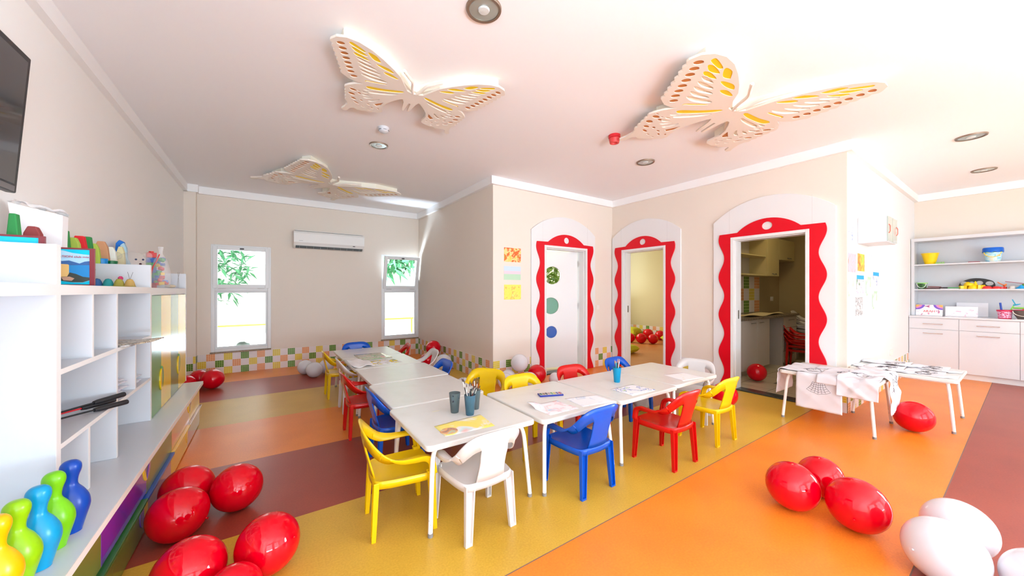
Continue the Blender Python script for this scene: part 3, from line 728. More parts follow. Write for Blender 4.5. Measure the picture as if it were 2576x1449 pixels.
# white paper bag
bg = thing('paper_bag', 'white paper bag with crumpled clear film at its open top on the shelf', 'bag', (-.935, 2.80, ZT), 0)
b_ = MB(); 
lo = [(-.045,-.03),(.078,-.03),(.078,.03),(-.045,.03)]; hi = [(-.085,-.035),(.085,-.03),(.085,.03),(-.085,.035)]
b_.add([(x,y,0) for x,y in lo] + [(x,y,.40 - (x+.1)*.25) for x,y in hi], [(0,3,2,1),(0,1,5,4),(1,2,6,5),(2,3,7,6),(3,0,4,7)])
o = b_.build('bag_body', PAPER, bg); so_ = o.modifiers.new('t', 'SOLIDIFY'); so_.thickness = .0015
rn = random.Random(4); f_ = MB(); N = 9
P = [[(-.085+.18*i/(N-1)+rn.uniform(-.01,.01), -.04+.08*j/4+rn.uniform(-.005,.005), .395-(.2*i/(N-1))*.2+rn.uniform(-.01,.035)+.02*(j==2)) for i in range(N)] for j in range(5)]
f_.add([p for row in P for p in row], [(j*N+i, j*N+i+1, (j+1)*N+i+1, (j+1)*N+i) for j in range(4) for i in range(N-1)])
fo = f_.build('film', mat('clear_film', (.9,.9,.9), .12, alpha=.75), bg, smooth=True); fo.modifiers.new('s', 'SUBSURF').levels = 2; fo.modifiers['s'].render_levels = 2
# inflatable clear bear head with blocks
ib = thing('inflatable_toy', 'clear inflatable animal head with printed eyes on the shelf top', 'inflatable toy', (-.885, 4.08, ZT + .19))
FILM = mat('clear_vinyl', (.80,.79,.77), .06, alpha=.16)
MB().ball(.1, (0,0,0), 24, 14, (1.05, 1.0, .95)).ball(.03, (-.09, 0, .06)).ball(.028, (.08, .02, .07)).build('skin', FILM, ib, smooth=True)
MB().box(-.085, -.05, -.06, -.03, -.075, -.035).build('inner_block', mat('block_orange', (.8,.2,.05), .4), ib)
MB().box(-.05, .01, -.06, -.03, -.085, -.045).build('inner_block', mat('block_blue', (.0,.3,.7), .4), ib)
MB().ball(.035, (.045, -.02, -.06)).build('inner_ball', mat('block_red', (.7,.02,.04), .4), ib, smooth=True)
for ex in (.035, .075): MB().ball(.007, (ex, -.090+.0*ex, .03), s=(1, .3, 1)).build('eye', mat('eye_black', (.01,.02,.08), .3), ib, smooth=True)
MB().ball(.008, (.06, -.09, -.005), s=(1, .4, 1)).build('nose', mat('nose_black', (.05,.01,.02), .3), ib, smooth=True)
# stacking block tower and bag of blocks
bt = thing('block_tower', 'tower of stacked red, blue and green toy bricks on the shelf top', 'toy bricks', (-.890, 4.65, ZT), R(20))
cols = [mat('brick_green', (.05,.38,.12), .35), mat('brick_blue', (.03,.14,.50), .35), mat('brick_red', (.65,.03,.03), .35), mat('brick_yellow', (.80,.52,.02), .35)]
z = 0
for k, ci in enumerate((2,1,0,1,0,1,2)):
    q = MB().box(-.032,.032,-.032,.032,z,z+.046)
    if k == 6: q.lathe([(.018, z+.046), (.018, z+.06)], 14)
    q.build('brick', cols[ci], bt, bevel=.002); z += .047
bb = thing('bag_of_bricks', 'clear bag of coloured toy bricks with a red tie on the shelf top', 'bag of toy bricks', (-.790, 4.45, ZT))
rn = random.Random(11)
for k in range(26):
    zc = rn.uniform(.02, .26); wd = .055 * (1 - zc / .45)
    ca = rn.uniform(0, 6.28); c0 = Vector((math.cos(ca)*wd*.6, math.sin(ca)*wd*.6, zc)); s1_, s2_ = .018, .013
    q = MB().box(-s1_, s1_, -s2_, s2_, -.012, .012).xf(Matrix.Translation(c0) @ Matrix.Rotation(rn.uniform(-.6,.6), 4, 'X') @ Matrix.Rotation(rn.uniform(0,3), 4, 'Z'))
    q.build('brick', cols[k % 4], bb, bevel=.0015)
MB().lathe([(.0005,0),(.06,.002),(.072,.06),(.065,.15),(.045,.25),(.012,.31),(.02,.37)], 14).build('bag_skin', mat('bag_film', (.92,.92,.93), .1, alpha=.25), bb, smooth=True)
MB().tube([(-.06,-.03,.10), (-.045,-.04,.18), (-.02,-.035,.24), (-.005,-.02,.30)], .005, 8).build('tie', cols[2], bb, smooth=True)
tag(MB().ball(.04, (0,0,0), 14, 8, (1,.7,.4)).build('shell', mat('shell_cream', (.72,.62,.45), .5), smooth=True, loc=(-.755, 4.62, ZT+.016)), 'cream sea shell beside the bag of bricks', 'shell')
o = MB().tube([(0,0,0),(.006,.0,.09),(.018,0,.155)], .0015, 6).tube([(0.012,0,0),(.012,.0,.08),(.004,0,.16)], .0015, 6).build('wire', mat('grey_wire', (.3,.3,.3), .4), loc=(-.735, 4.80, ZT))
tag(o, 'thin grey wires sticking up at the far end of the shelf top', 'wire')

# magazines, papers, rackets in the cubbies
def sheet(name, label, cat, corners, z, m, group=None, curl=0.0, th=.0012, back=PAPER, nz=0.0, segs=10):
    """paper from four plan corners in order; the first corner may curl up"""
    c = [Vector((*p, 0)) for p in corners]; o0 = sum(c, Vector()) / 4
    vs = []; n = segs; rn = random.Random(label)
    for j in range(n+1):
        for i in range(n+1):
            u, v = i/n, j/n
            p = (c[0]*(1-u)+c[1]*u)*(1-v) + (c[3]*(1-u)+c[2]*u)*v
            zz = curl * max(0, 1 - (u*u*6+v*v*6)) + nz * (math.sin(u*9+len(label))*math.cos(v*7)+1) * .5
            vs.append((p.x-o0.x, p.y-o0.y, zz + .0003))
    mb = MB(); k = n+1
    mb.add(vs, [(j*k+i, j*k+i+1, (j+1)*k+i+1, (j+1)*k+i) for j in range(n) for i in range(n)])
    o = mb.build(name, m, smooth=True, loc=(o0.x, o0.y, z)); s = o.modifiers.new('t', 'SOLIDIFY'); s.thickness = th; s.offset = 1
    return tag(o, label, cat, group)
MAG = art('magazine_print', [(.3,(.35,.26,.15)),(.45,(.75,.68,.55)),(.52,(.12,.1,.08)),(.6,(.6,.45,.3)),(.75,(.2,.25,.12))], 22, 3, .3)
MAG2 = art('magazine_dark', [(.3,(.02,.02,.03)),(.55,(.25,.22,.2)),(.7,(.8,.8,.8))], 18, 5, .2)
sheet('magazine', 'dark open magazine under another on the upper cubby shelf', 'magazine', [(-1.02,2.93),(-.64,2.93),(-.64,3.16),(-1.02,3.16)], 1.0515, MAG2, 'magazines in the shelf unit', th=.006)
sheet('magazine', 'worn tan magazine sticking out over the dark one on the cubby shelf', 'magazine', [(-1.00,2.95),(-.60,2.97),(-.56,3.24),(-.98,3.24)], 1.0590, MAG, 'magazines in the shelf unit', th=.006, nz=.008)
pp = [art('drawn_paper_a', [(.3,(.8,.8,.82)),(.5,(.8,.8,.84)),(.56,(.3,.25,.6)),(.6,(.82,.8,.84)),(.75,(.7,.2,.2))], 25, 1), art('drawn_paper_b', [(.3,(.8,.8,.82)),(.55,(.8,.8,.84)),(.6,(.1,.1,.12)),(.63,(.82,.8,.84)),(.75,(.7,.6,.9))], 25, 9)]
k = 0
for y0, y1, n, w_ in ((2.92, 3.20, 7, 'left'), (3.26, 3.55, 4, 'right')):
    for i in range(n):
        dx = random.uniform(-.03, .035)
        names = ('lowest', 'second', 'third', 'fourth', 'fifth', 'sixth', 'topmost')
        nm = names[i] if i < n-1 else 'topmost'
        sheet('drawing_paper', '%s sheet of the pile of drawings in the %s cubby compartment' % (nm, w_), 'sheet of paper', [(-1.03+dx, y0), (-.725+dx, y0+.01), (-.725+dx, y1), (-1.03+dx, y1-.01)], .7485 + i*.015, pp[i % 2], 'papers in the cubbies', nz=.007)
RK = mat('racket_grip', (.012,.012,.014), .55); RKR = mat('racket_shaft_red', (.6,.02,.03), .3)
def racket(p0, p1, label, gl=.14, tip=None):
    a, b = Vector(p0), Vector(p1); t = thing('badminton_racket', label, 'racket', a, 0, 'rackets in the shelf unit')
    d = (b - a); L = d.length; d.normalize()
    MB().tube([d*(L-gl), d*(L-gl+.02), d*(L-.01), d*L], [.009,.0125,.0135,.012], 12).build('grip', RK, t, smooth=True)
    MB().tube([Vector((0,0,0)), d*(L-gl+.005)], .0045, 8).build('shaft', RKR if 'red' in label else RK, t, smooth=True)
    side = d.cross(Vector((0,0,1))).normalized(); c = d * (-.11)
    ring = [c + d*(.11*math.cos(q)) + side*(.085*math.sin(q)) for q in [2*math.pi*k/28 for k in range(29)]]
    MB().tube(ring, .004, 6).build('frame', RK, t, smooth=True)
    st = MB()
    for k in range(-6, 7):
        s_ = k/7; hl = math.sqrt(1-s_*s_); st.tube([c + side*(.085*s_) - d*(.11*hl), c + side*(.085*s_) + d*(.11*hl)], .0006, 4); st.tube([c + d*(.11*s_) - side*(.085*hl), c + d*(.11*s_) + side*(.085*hl)], .0006, 4)
    st.build('strings', PAPER, t)
racket((-.90, 2.54, .780), (-.655, 2.86, .795), 'black racket with tan butt cap on top of the others')
racket((-.93, 2.47, .764), (-.63, 2.80, .764), 'black racket sticking out farthest to the right, lowest in front')
racket((-.93, 2.54, .772), (-.685, 2.83, .776), 'racket with a red shaft between the two black ones')

# ------------------------------------------------------------------ tables
def make_table(name, x0, x1, y0, y1, label, group='white square play tables'):
    t = thing(name, label, 'table', ((x0+x1)/2, (y0+y1)/2, 0), 0, group)
    hx, hy = (x1-x0)/2, (y1-y0)/2
    MB().prism(rrect(-hx, hx, -hy, hy, .035, 6), .482, .515).build('table_top', TABLE, t, bevel=.008, seg=3)
    MB().prism(rrect(-hx+.05, hx-.05, -hy+.05, hy-.05, .03, 3), .470, .482).build('under_frame', TLEG, t)
    for sx in (-1, 1):
        for sy in (-1, 1):
            ax, ay = sx*(hx-.03), sy*(hy-.03)
            pts = cr_spline([(sx*(hx-.17), sy*(hy-.09), .470), (sx*(hx-.09), sy*(hy-.075), .466), (sx*(hx-.062), sy*(hy-.066), .43), (sx*(hx-.05), sy*(hy-.055), .33), (ax, ay, .02)], 5)
            lg = MB().tube(pts, .0135, 12).build('leg', TLEG, t, smooth=True)
            MB().tube([(ax, ay, .022), (ax, ay, 0.0)], .015, 12).build('foot_cap', RUBBER, lg, smooth=True)
            if True:
                rn = random.Random(int(x0*100+sx*10+sy)); ch = MB()
                for k in range(3):
                    zc = rn.uniform(.03, .15); th_ = rn.uniform(0, 6.28); q_ = (zc-.02)/.31
                    ch.ball(.0045, (ax*(1-q_) + sx*(hx-.05)*q_ + math.cos(th_)*.0105, ay*(1-q_) + sy*(hy-.055)*q_ + math.sin(th_)*.0105, zc), 6, 4, (.8, .8, 1.8))
                ch.build('paint_chips', RUBBER, lg)
    return t
make_table('play_table', .72, 1.475, 1.865, 2.615, 'nearest white table, with brush cups and a yellow drawing')
make_table('play_table', .752, 1.53, 2.635, 3.385, 'white table between the brush cup table and the long back row, second from the front')
make_table('play_table', .79, 1.555, 3.405, 4.135, 'empty white table in the middle of the left row')
make_table('play_table', .785, 1.54, 4.155, 4.885, 'white table with the colouring sheets, fourth from the front')
make_table('play_table', .78, 1.53, 4.90, 5.65, 'farthest white table of the left row, by the blue chair')
make_table('play_table', 1.50, 2.25, 1.815, 2.575, 'white table with the watercolour box, left one of the right row')
make_table('play_table', 2.262, 3.04, 1.79, 2.56, 'white table with the cup of coloured pencils, middle of the right row')
make_table('play_table', 3.052, 3.80, 1.815, 2.585, 'white table at the right end of the row, before the white chair')
make_table('play_table', 4.595, 5.345, .79, 1.56, 'white table under the draped T-shirts, by the kitchen opening', 'white tables with T-shirts')
make_table('play_table', 5.395, 6.20, .39, 1.165, 'white table covered with flat T-shirts, before the white cabinets', 'white tables with T-shirts')

# ------------------------------------------------------------------ children's armchairs
def chair_proto():
    root = thing('child_armchair', 'x', 'chair')
    O = [(0,-.226,.600),(.06,-.225,.600),(.12,-.219,.594),(.165,-.203,.572),(.192,-.172,.532),(.205,-.132,.487),(.212,-.085,.452),(.215,-.03,.436),(.214,.04,.432),(.209,.10,.430),(.203,.142,.408),(.198,.160,.365),(.195,.168,.315)]
    I = [(0,-.212,.520),(.055,-.211,.520),(.085,-.208,.512),(.122,-.196,.500),(.150,-.176,.474),(.166,-.140,.438),(.168,-.095,.416),(.165,-.04,.416),(.164,.04,.420),(.162,.095,.420),(.161,.127,.400),(.163,.138,.36),(.164,.146,.315)]
    FL = [(0,0,0)]*5 + [(0,0,-.001),(0,0,-.010),(0,0,-.018),(0,-.002,-.022),(0,-.012,-.024),(0,-.028,-.020),(0,-.038,-.006),(0,-.042,0)]
    n = 5
    Oc = cr_spline(O, n); Ic = cr_spline(I, n); Fc = cr_spline(FL, n)
    cut = 5 * n     # band up to here is the backrest
    bk = MB()
    def strip(mb, a, b, s):
        va = [(s*Oc[i].x, Oc[i].y, Oc[i].z) for i in range(a, b+1)]; vm = []
        for i in range(a, b+1):
            m_ = (Oc[i] + Ic[i]) / 2; t = (Oc[min(i+1,len(Oc)-1)] - Oc[max(i-1,0)]).normalized(); nn = (Oc[i]-Ic[i]).cross(t).normalized()
            m_ = m_ + nn * .006; vm.append((s*m_.x, m_.y, m_.z))
        vi = [(s*Ic[i].x, Ic[i].y, Ic[i].z) for i in range(a, b+1)]; k = b-a+1
        mb.add(va+vm+vi, [(r*k+j, r*k+j+1, (r+1)*k+j+1, (r+1)*k+j) for r in (0,1) for j in range(k-1)])
    strip(bk, 0, cut, 1); strip(bk, 0, cut, -1)
    # splat: top row = inner edge points out to x = .085
    top = [Ic[i] for i in range(0, 2*n + 1)]
    row = [Vector((-p.x, p.y, p.z)) for p in reversed(top[1:])] + top; K = len(row); rows = [row]
    for s_ in (.82, .62, .42, .22, .0):
        wv = .093 - .010*math.sin(s_*math.pi); rr = []
        for p in row:
            q = p.x/.085; rr.append(Vector((q*wv, -.158 + (-.212+.158)*s_ - .012*(1-q*q)*(1-s_) , .318 + (.515-.318)*s_ )))
        rows.append(rr)
    bk.add([p for r_ in rows for p in r_], [(j*K+i, j*K+i+1, (j+1)*K+i+1, (j+1)*K+i) for j in range(len(rows)-1) for i in range(K-1)])
    parts = []
    o = bk.build('backrest', CH['yellow'], root, smooth=True, merge=True); s = o.modifiers.new('t','SOLIDIFY'); s.thickness = .009; s.offset = 0
    for sd in (1, -1):
        a = MB(); strip(a, cut-1, len(Oc)-1, sd); k_ = len(Oc) - cut - 4
        a.add([(sd*Oc[i].x, Oc[i].y, Oc[i].z) for i in range(cut+4, len(Oc))] + [(sd*(Oc[i].x+Fc[i].x), Oc[i].y+Fc[i].y, Oc[i].z+Fc[i].z-.0002) for i in range(cut+4, len(Oc))], [(j, j+1, k_+j+1, k_+j) for j in range(k_-1)])
        o = a.build('armrest', CH['yellow'], root, smooth=True, merge=True); s = o.modifiers.new('t','SOLIDIFY'); s.thickness = .009; s.offset = 0
    # seat: dished plate with apron
    outl = [(-.145,-.158),(-.07,-.172),(0,-.176),(.07,-.172),(.145,-.158),(.168,-.10),(.178,.0),(.182,.10),(.176,.155),(.14,.175),(.0,.180),(-.14,.175),(-.176,.155),(-.182,.10),(-.178,0),(-.168,-.10)]
    oc = cr_spline([(x,y,0) for x,y in outl], 3, True)
    st = MB(); N = len(oc); rings = [(1.0,.280),(1.0,.312),(.965,.320),(.90,.316),(.6,.309),(.2,.307)]
    vs = [(p.x*k_, p.y*k_, z_) for k_, z_ in rings for p in oc] + [(0,0,.307)]
    fs = [(r_*N+i, r_*N+(i+1)%N, (r_+1)*N+(i+1)%N, (r_+1)*N+i) for r_ in range(len(rings)-1) for i in range(N)] + [((len(rings)-1)*N+i, (len(rings)-1)*N+(i+1)%N, len(rings)*N) for i in range(N)]
    st.add(vs, fs)
    o = st.build('seat', CH['yellow'], root, smooth=True); s = o.modifiers.new('t','SOLIDIFY'); s.thickness = .006; s.offset = -1
    # legs: tapering channels
    def leg(top, bot, w0, w1, d0, d1, sy, sx):
        mb = MB(); rings = []
        for k in range(7):
            t = k/6; c = Vector(top).lerp(Vector(bot), t); w_ = w0+(w1-w0)*t; d_ = d0+(d1-d0)*t; e_ = .006
            if k == 0: c.z = top[2]
            U = [(-w_/2, 0),(w_/2, 0),(w_/2, d_),(w_/2-e_, d_),(w_/2-e_, e_),(-w_/2+e_, e_),(-w_/2+e_, d_),(-w_/2, d_)]
            rings.append([(c.x+p, c.y+q*sy, c.z) for p, q in U])
        n_ = 8; fs = []
        for k in range(6):
            for i in range(n_): fs.append((k*n_+i, k*n_+(i+1)%n_, (k+1)*n_+(i+1)%n_, (k+1)*n_+i))
        def caps(b0): return [(b0,b0+1,b0+4,b0+5),(b0+1,b0+2,b0+3,b0+4),(b0,b0+5,b0+6,b0+7)]
        fs += caps(0) + caps(6*n_)
        mb.add([p for r_ in rings for p in r_], fs)
        c = Vector(bot); q = (c.y, c.y+d1*sy); mb.box(c.x-w1/2+.0005, c.x+w1/2-.0005, min(q)+.0005, max(q)-.0005, 0, .012); return mb
    for sx in (-1, 1):
        leg((sx*.128,-.140,.3135),(sx*.147,-.160,0), .058,.042,.030,.024,-1,sx).build('leg', CH['yellow'], root, bevel=.0025)
        leg((sx*.181,.160,.335),(sx*.192,.168,0), .036,.034,.044,.024,-1,sx).build('leg', CH['yellow'], root, bevel=.0025)
    return root
PROTO = {}
p0 = chair_proto(); used = {}
for c_n in ('yellow', 'red', 'blue', 'white'):
    if c_n == 'yellow': PROTO[c_n] = p0; continue
    r_ = D.objects.new('child_armchair', None); COL.objects.link(r_)
    for ch in [x for x in D.objects if x.parent == p0]:
        c2 = ch.copy(); c2.data = ch.data.copy(); COL.objects.link(c2); c2.parent = r_
        c2.data.materials.clear(); c2.data.materials.append(CH[c_n])
    r_['category'] = 'chair'; PROTO[c_n] = r_
def chair(col, x, y, heading, label, z=0.0, group="children's plastic armchairs at the tables"):
    if col not in used: o = PROTO[col]; used[col] = True
    else:
        o = PROTO[col].copy(); COL.objects.link(o)
        for ch in [q for q in D.objects if q.parent == PROTO[col]]:
            c2 = ch.copy(); COL.objects.link(c2); c2.parent = o
    o.location = (x, y, z); o.rotation_euler = (0, 0, R(heading - 90)); o['label'] = label; o['category'] = 'chair'; o['group'] = group
    return o
chair('yellow', .665, 2.165, -6, 'yellow plastic child armchair nearest the camera, left of the front table')
chair('white', 1.03, 1.885, 92, 'white plastic child armchair at the front edge of the nearest table')
chair('blue', 1.850, 1.835, 91, 'blue plastic child armchair in front of the watercolour box table')
chair('red', 2.690, 1.70, 90, 'red plastic child armchair in front of the right row of tables')
chair('yellow', 3.41, 1.725, 88, 'yellow plastic child armchair at the right front end of the tables')
chair('blue', .875, 2.95, 0, 'blue plastic child armchair on the left side, behind the nearest yellow one')
chair('red', .80, 3.69, 0, 'red plastic child armchair on the left side of the tables')
chair('white', .875, 4.475, 0, 'white plastic child armchair on the left side, behind the red one')
chair('yellow', .81, 5.17, 0, 'yellow plastic child armchair farthest back on the left side')
chair('blue', 1.10, 5.53, -90, 'blue plastic child armchair at the far end of the tables, under the back wall')
chair('red', 1.50, 5.20, 172, 'red plastic child armchair at the far right of the left row')
chair('white', 1.62, 4.49, 176, 'white plastic child armchair on the right of the left row, before a red balloon')
chair('blue', 1.45, 3.715, 180, 'blue plastic child armchair on the right of the left row')
chair('yellow', 1.64, 2.92, 218, 'yellow plastic child armchair in the corner between the two rows')
chair('yellow', 1.92, 2.47, -92, 'yellow plastic child armchair behind the watercolour box table')
chair('red', 2.58, 2.51, -96, 'red plastic child armchair behind the right row of tables')
chair('blue', 3.33, 2.54, -88, 'blue plastic child armchair behind the right row, by the playroom opening')
chair('white', 3.80, 2.10, 192, 'white plastic child armchair at the right end of the right row')
for k in range(3):
    chair('red', 7.93, 2.36, -84, ('bottom', 'middle', 'top')[k] + ' chair of the red stack in the kitchen', .0 + k*.075, 'stacked chairs in the kitchen')
for k in range(6):
    chair('white', 8.72, 2.50, -84, ('bottom', 'second', 'third', 'fourth', 'fifth', 'top')[k] + ' chair of the white stack in the kitchen', k*.075, 'stacked chairs in the kitchen')

# ------------------------------------------------------------------ balloons
def balloon_proto(m):
    o = MB(); r = 1.0; prof = []
    for i in range(21):
        a = math.pi * i / 20; rr = math.sin(a) * (1 - .035*math.cos(a)*-1); prof.append((max(rr, .0005), -math.cos(a)))
    o.lathe(prof, 40); b = o.build('balloon', m, smooth=True)
    MB().lathe([(.02,-1.0+.0),(.035,-1.02),(.02,-1.05),(.06,-1.09)], 12).build('knot', m, b, smooth=True)
    return b
BP = {'red': balloon_proto(BRED), 'white': balloon_proto(BWHITE)}; bused = set()
def balloon(col, x, y, z, r, label, rot=None):
    if col in bused: o = dup(BP[col])
    else: o = BP[col]; bused.add(col)
    rn = random.Random(label)
    o.location = (x, y, z); o.scale = (r, r, r)
    o.rotation_euler = rot or (R(rn.uniform(70, 110)), 0, R(rn.uniform(0, 360)))
    tag(o, label, 'balloon', 'balloons lying in the room')
balloon('red', -.404, 2.963, .137, .137, 'red balloon by the bench, rearmost left of the upper left cluster')
balloon('red', -.153, 2.821, .137, .136, 'red balloon at the right of the upper left cluster, on the maroon stripe')
balloon('red', -.405, 2.671, .137, .136, 'red balloon touching the bench, front of the upper left cluster')
balloon('red', 0.003, 2.110, .136, .136, 'red balloon on the yellow stripe, right one of the front left cluster')
balloon('red', -.281, 2.095, .136, .135, 'red balloon cut by the lower photo edge, left of the front left cluster')
balloon('red', -.118, 1.895, .105, .105, 'red balloon at the bottom edge, lowest of the front left cluster')
balloon('red', 2.73, .856, .142, .141, 'red balloon on the orange floor, left of the trio')
balloon('red', 3.05, .800, .128, .127, 'red balloon on the orange floor, rear one of the trio')
balloon('red', 2.793, .567, .144, .143, 'red balloon on the orange floor, front right of the trio')
balloon('white', 2.961, .215, .137, .136, 'white balloon at the lower right, rear one of the three')
balloon('white', 2.631, .232, .143, .142, 'white balloon at the lower right, largest in front')
balloon('white', 2.72, -.04, .128, .127, 'white balloon cut by the right photo edge')
balloon('red', 5.196, .649, .145, .144, 'red balloon beneath the T-shirt tables')
balloon('red', 6.147, 2.366, .131, .130, 'red balloon on the kitchen floor')
balloon('red', 4.47, 2.06, .140, .139, 'red balloon behind the yellow chair at the right end of the tables')
balloon('red', 4.28, 2.33, .130, .129, 'red balloon beside the white chair at the right end, partly hidden')
balloon('white', 3.035, 4.225, .320, .127, 'white balloon on top of the pile by the porthole door')
balloon('white', 2.735, 4.14, .112, .111, 'white balloon at the left of the pile by the porthole door')
balloon('white', 2.91, 4.33, .110, .109, 'white balloon at the back of the pile, against the wall corner')
balloon('white', 3.06, 4.01, .112, .111, 'white balloon low in the pile, left of the red balloon')
balloon('red', 3.30, 4.15, .139, .138, 'red balloon in the pile before the porthole door')
balloon('white', 3.46, 3.93, .09, .09, 'small white balloon right of the red one before the porthole door')
balloon('red', 2.55, 6.30, .310, .136, 'red balloon resting high against the alcove wall tiles')
balloon('red', 2.36, 6.10, .131, .130, 'red balloon on the floor behind the white chair, under the higher one')
balloon('white', 2.50, 5.72, .141, .140, 'white balloon by the alcove wall behind the blue chair')
balloon('white', 2.14, 4.26, .112, .111, 'small white balloon behind the brush cups')
balloon('white', .517, 6.748, .118, .117, 'white balloon at the left of the trio under the back wall')
balloon('white', .620, 6.435, .121, .120, 'white balloon in front of the trio under the back wall')
balloon('white', .813, 6.625, .118, .117, 'white balloon at the right of the trio under the back wall')
balloon('red', -.626, 6.497, .135, .134, 'red balloon at the right of the trio behind the bench end')
balloon('red', -.80, 6.72, .120, .119, 'red balloon at the back of the trio behind the bench end')
balloon('red', -.90, 6.42, .118, .117, 'red balloon at the left of the trio, half hidden by the bench end')
balloon('white', 3.599, 2.57, .122, .121, 'white balloon under the right end of the tables')
for i, (x, y, r, l) in enumerate(((9.00, 6.22, .142, 'red balloon in the soft play room, highest in the middle'), (9.02, 5.85, .133, 'red balloon in the soft play room, at the right'), (8.062, 5.777, .131, 'red balloon in the soft play room, front left of the middle'), (8.228, 5.54, .125, 'red balloon in the soft play room, front middle'), (7.975, 6.05, .123, 'red balloon in the soft play room, at the left edge of the opening'))):
    balloon('red', x, y, r + .001, r, l)
# floor cushions of the soft play room
def cushion(x, y, sx, sy, h, rot, label):
    n = 14; vs = []; fs = []
    for sgn in (1, -1):
        for j in range(n+1):
            for i in range(n+1):
                u, v = 2*i/n-1, 2*j/n-1; k = (1-u**4)*(1-v**4)
                pin_ = 1 - .12*(1-u*u)*(v*v) ; pin2 = 1 - .12*(1-v*v)*(u*u)
                vs.append((u*sx*pin2, v*sy*pin_, sgn*h*k**.5))
        o = (0 if sgn == 1 else (n+1)**2)
        fs += [(o+j*(n+1)+i, o+j*(n+1)+i+1, o+(j+1)*(n+1)+i+1, o+(j+1)*(n+1)+i) for j in range(n) for i in range(n)]
    q = MB().add(vs, fs).build('floor_cushion', mat('lime_fabric', (.52,.52,.03), .85, .2), smooth=True, loc=(x, y, h), rot=(0, 0, R(rot)), merge=True)
    tag(q, label, 'cushion', 'yellow green cushions in the soft play room')
cushion(8.80, 6.75, .42, .32, .15, 20, 'yellow green cushion behind the red balloons, at the left of the opening')
cushion(8.62, 5.12, .36, .36, .12, 40, 'yellow green cushion at the right of the red balloons')
cushion(6.55, 5.10, .24, .24, .09, 10, 'yellow green cushion nearest the opening, low at the left')

# ------------------------------------------------------------------ things on the tables
ZTB = .5152
CUPG = mat('smoky_plastic', (.10,.14,.15), .15, alpha=.72); CUPB = mat('blue_smoke_plastic', (.06,.15,.22), .15, alpha=.72); CUPC = mat('cyan_plastic', (.0,.30,.55), .15, alpha=.8)
def cup(x, y, m, label, h=.138, r0=.027, r1=.040):
    t = thing('plastic_cup', label, 'cup', (x, y, ZTB), 0, 'plastic cups on the tables')
    MB().lathe([(.0005,0),(r0,0),(r0+.002,.01),(r1,h),(r1-.0025,h),(r0-.001,.012),(.0005,.010)], 28).build('cup_body', m, t, smooth=True)
    return t
cg = cup(1.09, 2.30, CUPG, 'smoky grey plastic cup with dark paint water, no brushes')
MB().lathe([(.0005,.011),(.024,.011),(.031,.075),(.0005,.075)], 20).build('paint_water', mat('dark_water', (.05,.055,.06), .1, alpha=.85), cg, smooth=True)
rn = random.Random(3); sm = MB()
for k in range(9): a = rn.uniform(0, 6.28); zc = rn.uniform(.08, .13); rr = .028 + (zc/.138)*.011; sm.ball(.004, (math.cos(a)*rr, math.sin(a)*rr, zc), 8, 6, (1,1,1.3))
sm.build('paint_stains', INK, cg, smooth=True)
c2_ = cup(1.155, 2.195, CUPB, 'blue grey plastic cup full of paint brushes, in front')
c3_ = cup(1.245, 2.285, CUPG, 'dark plastic cup of brushes behind the blue grey cup')
BRW = [mat('brush_black', (.02,.015,.015), .3), mat('brush_brown', (.16,.05,.04), .35), mat('brush_wood', (.60,.33,.14), .5), mat('brush_white', (.75,.75,.75), .4)]
FER = mat('ferrule', (.65,.65,.62), .25, metal=.9); BRI = mat('bristle', (.07,.05,.04), .8)
def brush(cx_, cy, a, tilt, L, mcol, label, up=True):
    t = thing('paint_brush', label, 'paint brush', (cx_, cy, ZTB + .012), 0, 'paint brushes in the cups')
    d = Vector((math.sin(tilt)*math.cos(a), math.sin(tilt)*math.sin(a), math.cos(tilt))); o_ = -Vector((d.x, d.y, 0)) * .035
    if up:
        MB().tube([o_, o_+d*(L*.4), o_+d*(L*.72)], [.0015,.0032,.0026], 8).build('handle', mcol, t, smooth=True)
        MB().tube([o_+d*(L*.72), o_+d*(L*.88)], [.0028,.0032], 8).build('ferrule', FER, t, smooth=True)
        MB().tube([o_+d*(L*.88), o_+d*(L*.94), o_+d*L], [.0026,.0034,.0006], 8).build('bristles', BRI, t, smooth=True)
    else:
        MB().tube([o_+d*.02, o_+d*(L*.6), o_+d*L], [.003,.0032,.0014], 8).build('handle', mcol, t, smooth=True)
rn = random.Random(21)
words = ['leaning far left', 'second from the left', 'third from the left', 'short, among the left ones', 'left of the middle', 'dark, in the middle', 'pale, in the middle', 'right of the middle', 'short, in the middle', 'leaning slightly right', 'leaning right', 'far right']
for k in range(12):
    q = (k - 5.5) / 5.5
    ang = TH - R(90) + (0 if q > 0 else math.pi) + rn.uniform(-.6, .6)
    brush(1.155 + rn.uniform(-.006,.006), 2.195 + rn.uniform(-.006,.006), ang, abs(q)*.30 + rn.uniform(0,.05), (.25, .245, .235, .18, .20, .21, .225, .19, .17, .18, .20, .19)[k], BRW[(0,0,3,2,1,0,3,1,2,0,1,0)[k]], 'paint brush in the front cup, ' + words[k])
for k in range(5):
    brush(1.245, 2.285, k*1.3, .12+.05*k, (.19,.21,.18,.225,.17)[k], BRW[(1,0,2,1,0)[k]], 'paint brush in the rear cup, ' + ('leaning left','upright and dark','pale and short','long pink brown handle leaning right','short and dark')[k], k != 3)
c4_ = cup(2.706, 2.201, CUPC, 'cyan plastic cup full of coloured pencils')
pc = [('pink',(.75,.05,.25)),('yellow',(.85,.6,.02)),('white',(.8,.8,.8)),('green',(.05,.35,.08)),('light blue',(.05,.4,.7)),('violet',(.3,.05,.4)),('red',(.7,.03,.03)),('black',(.03,.03,.03)),('orange',(.85,.25,.02)),('navy',(.02,.04,.25))]
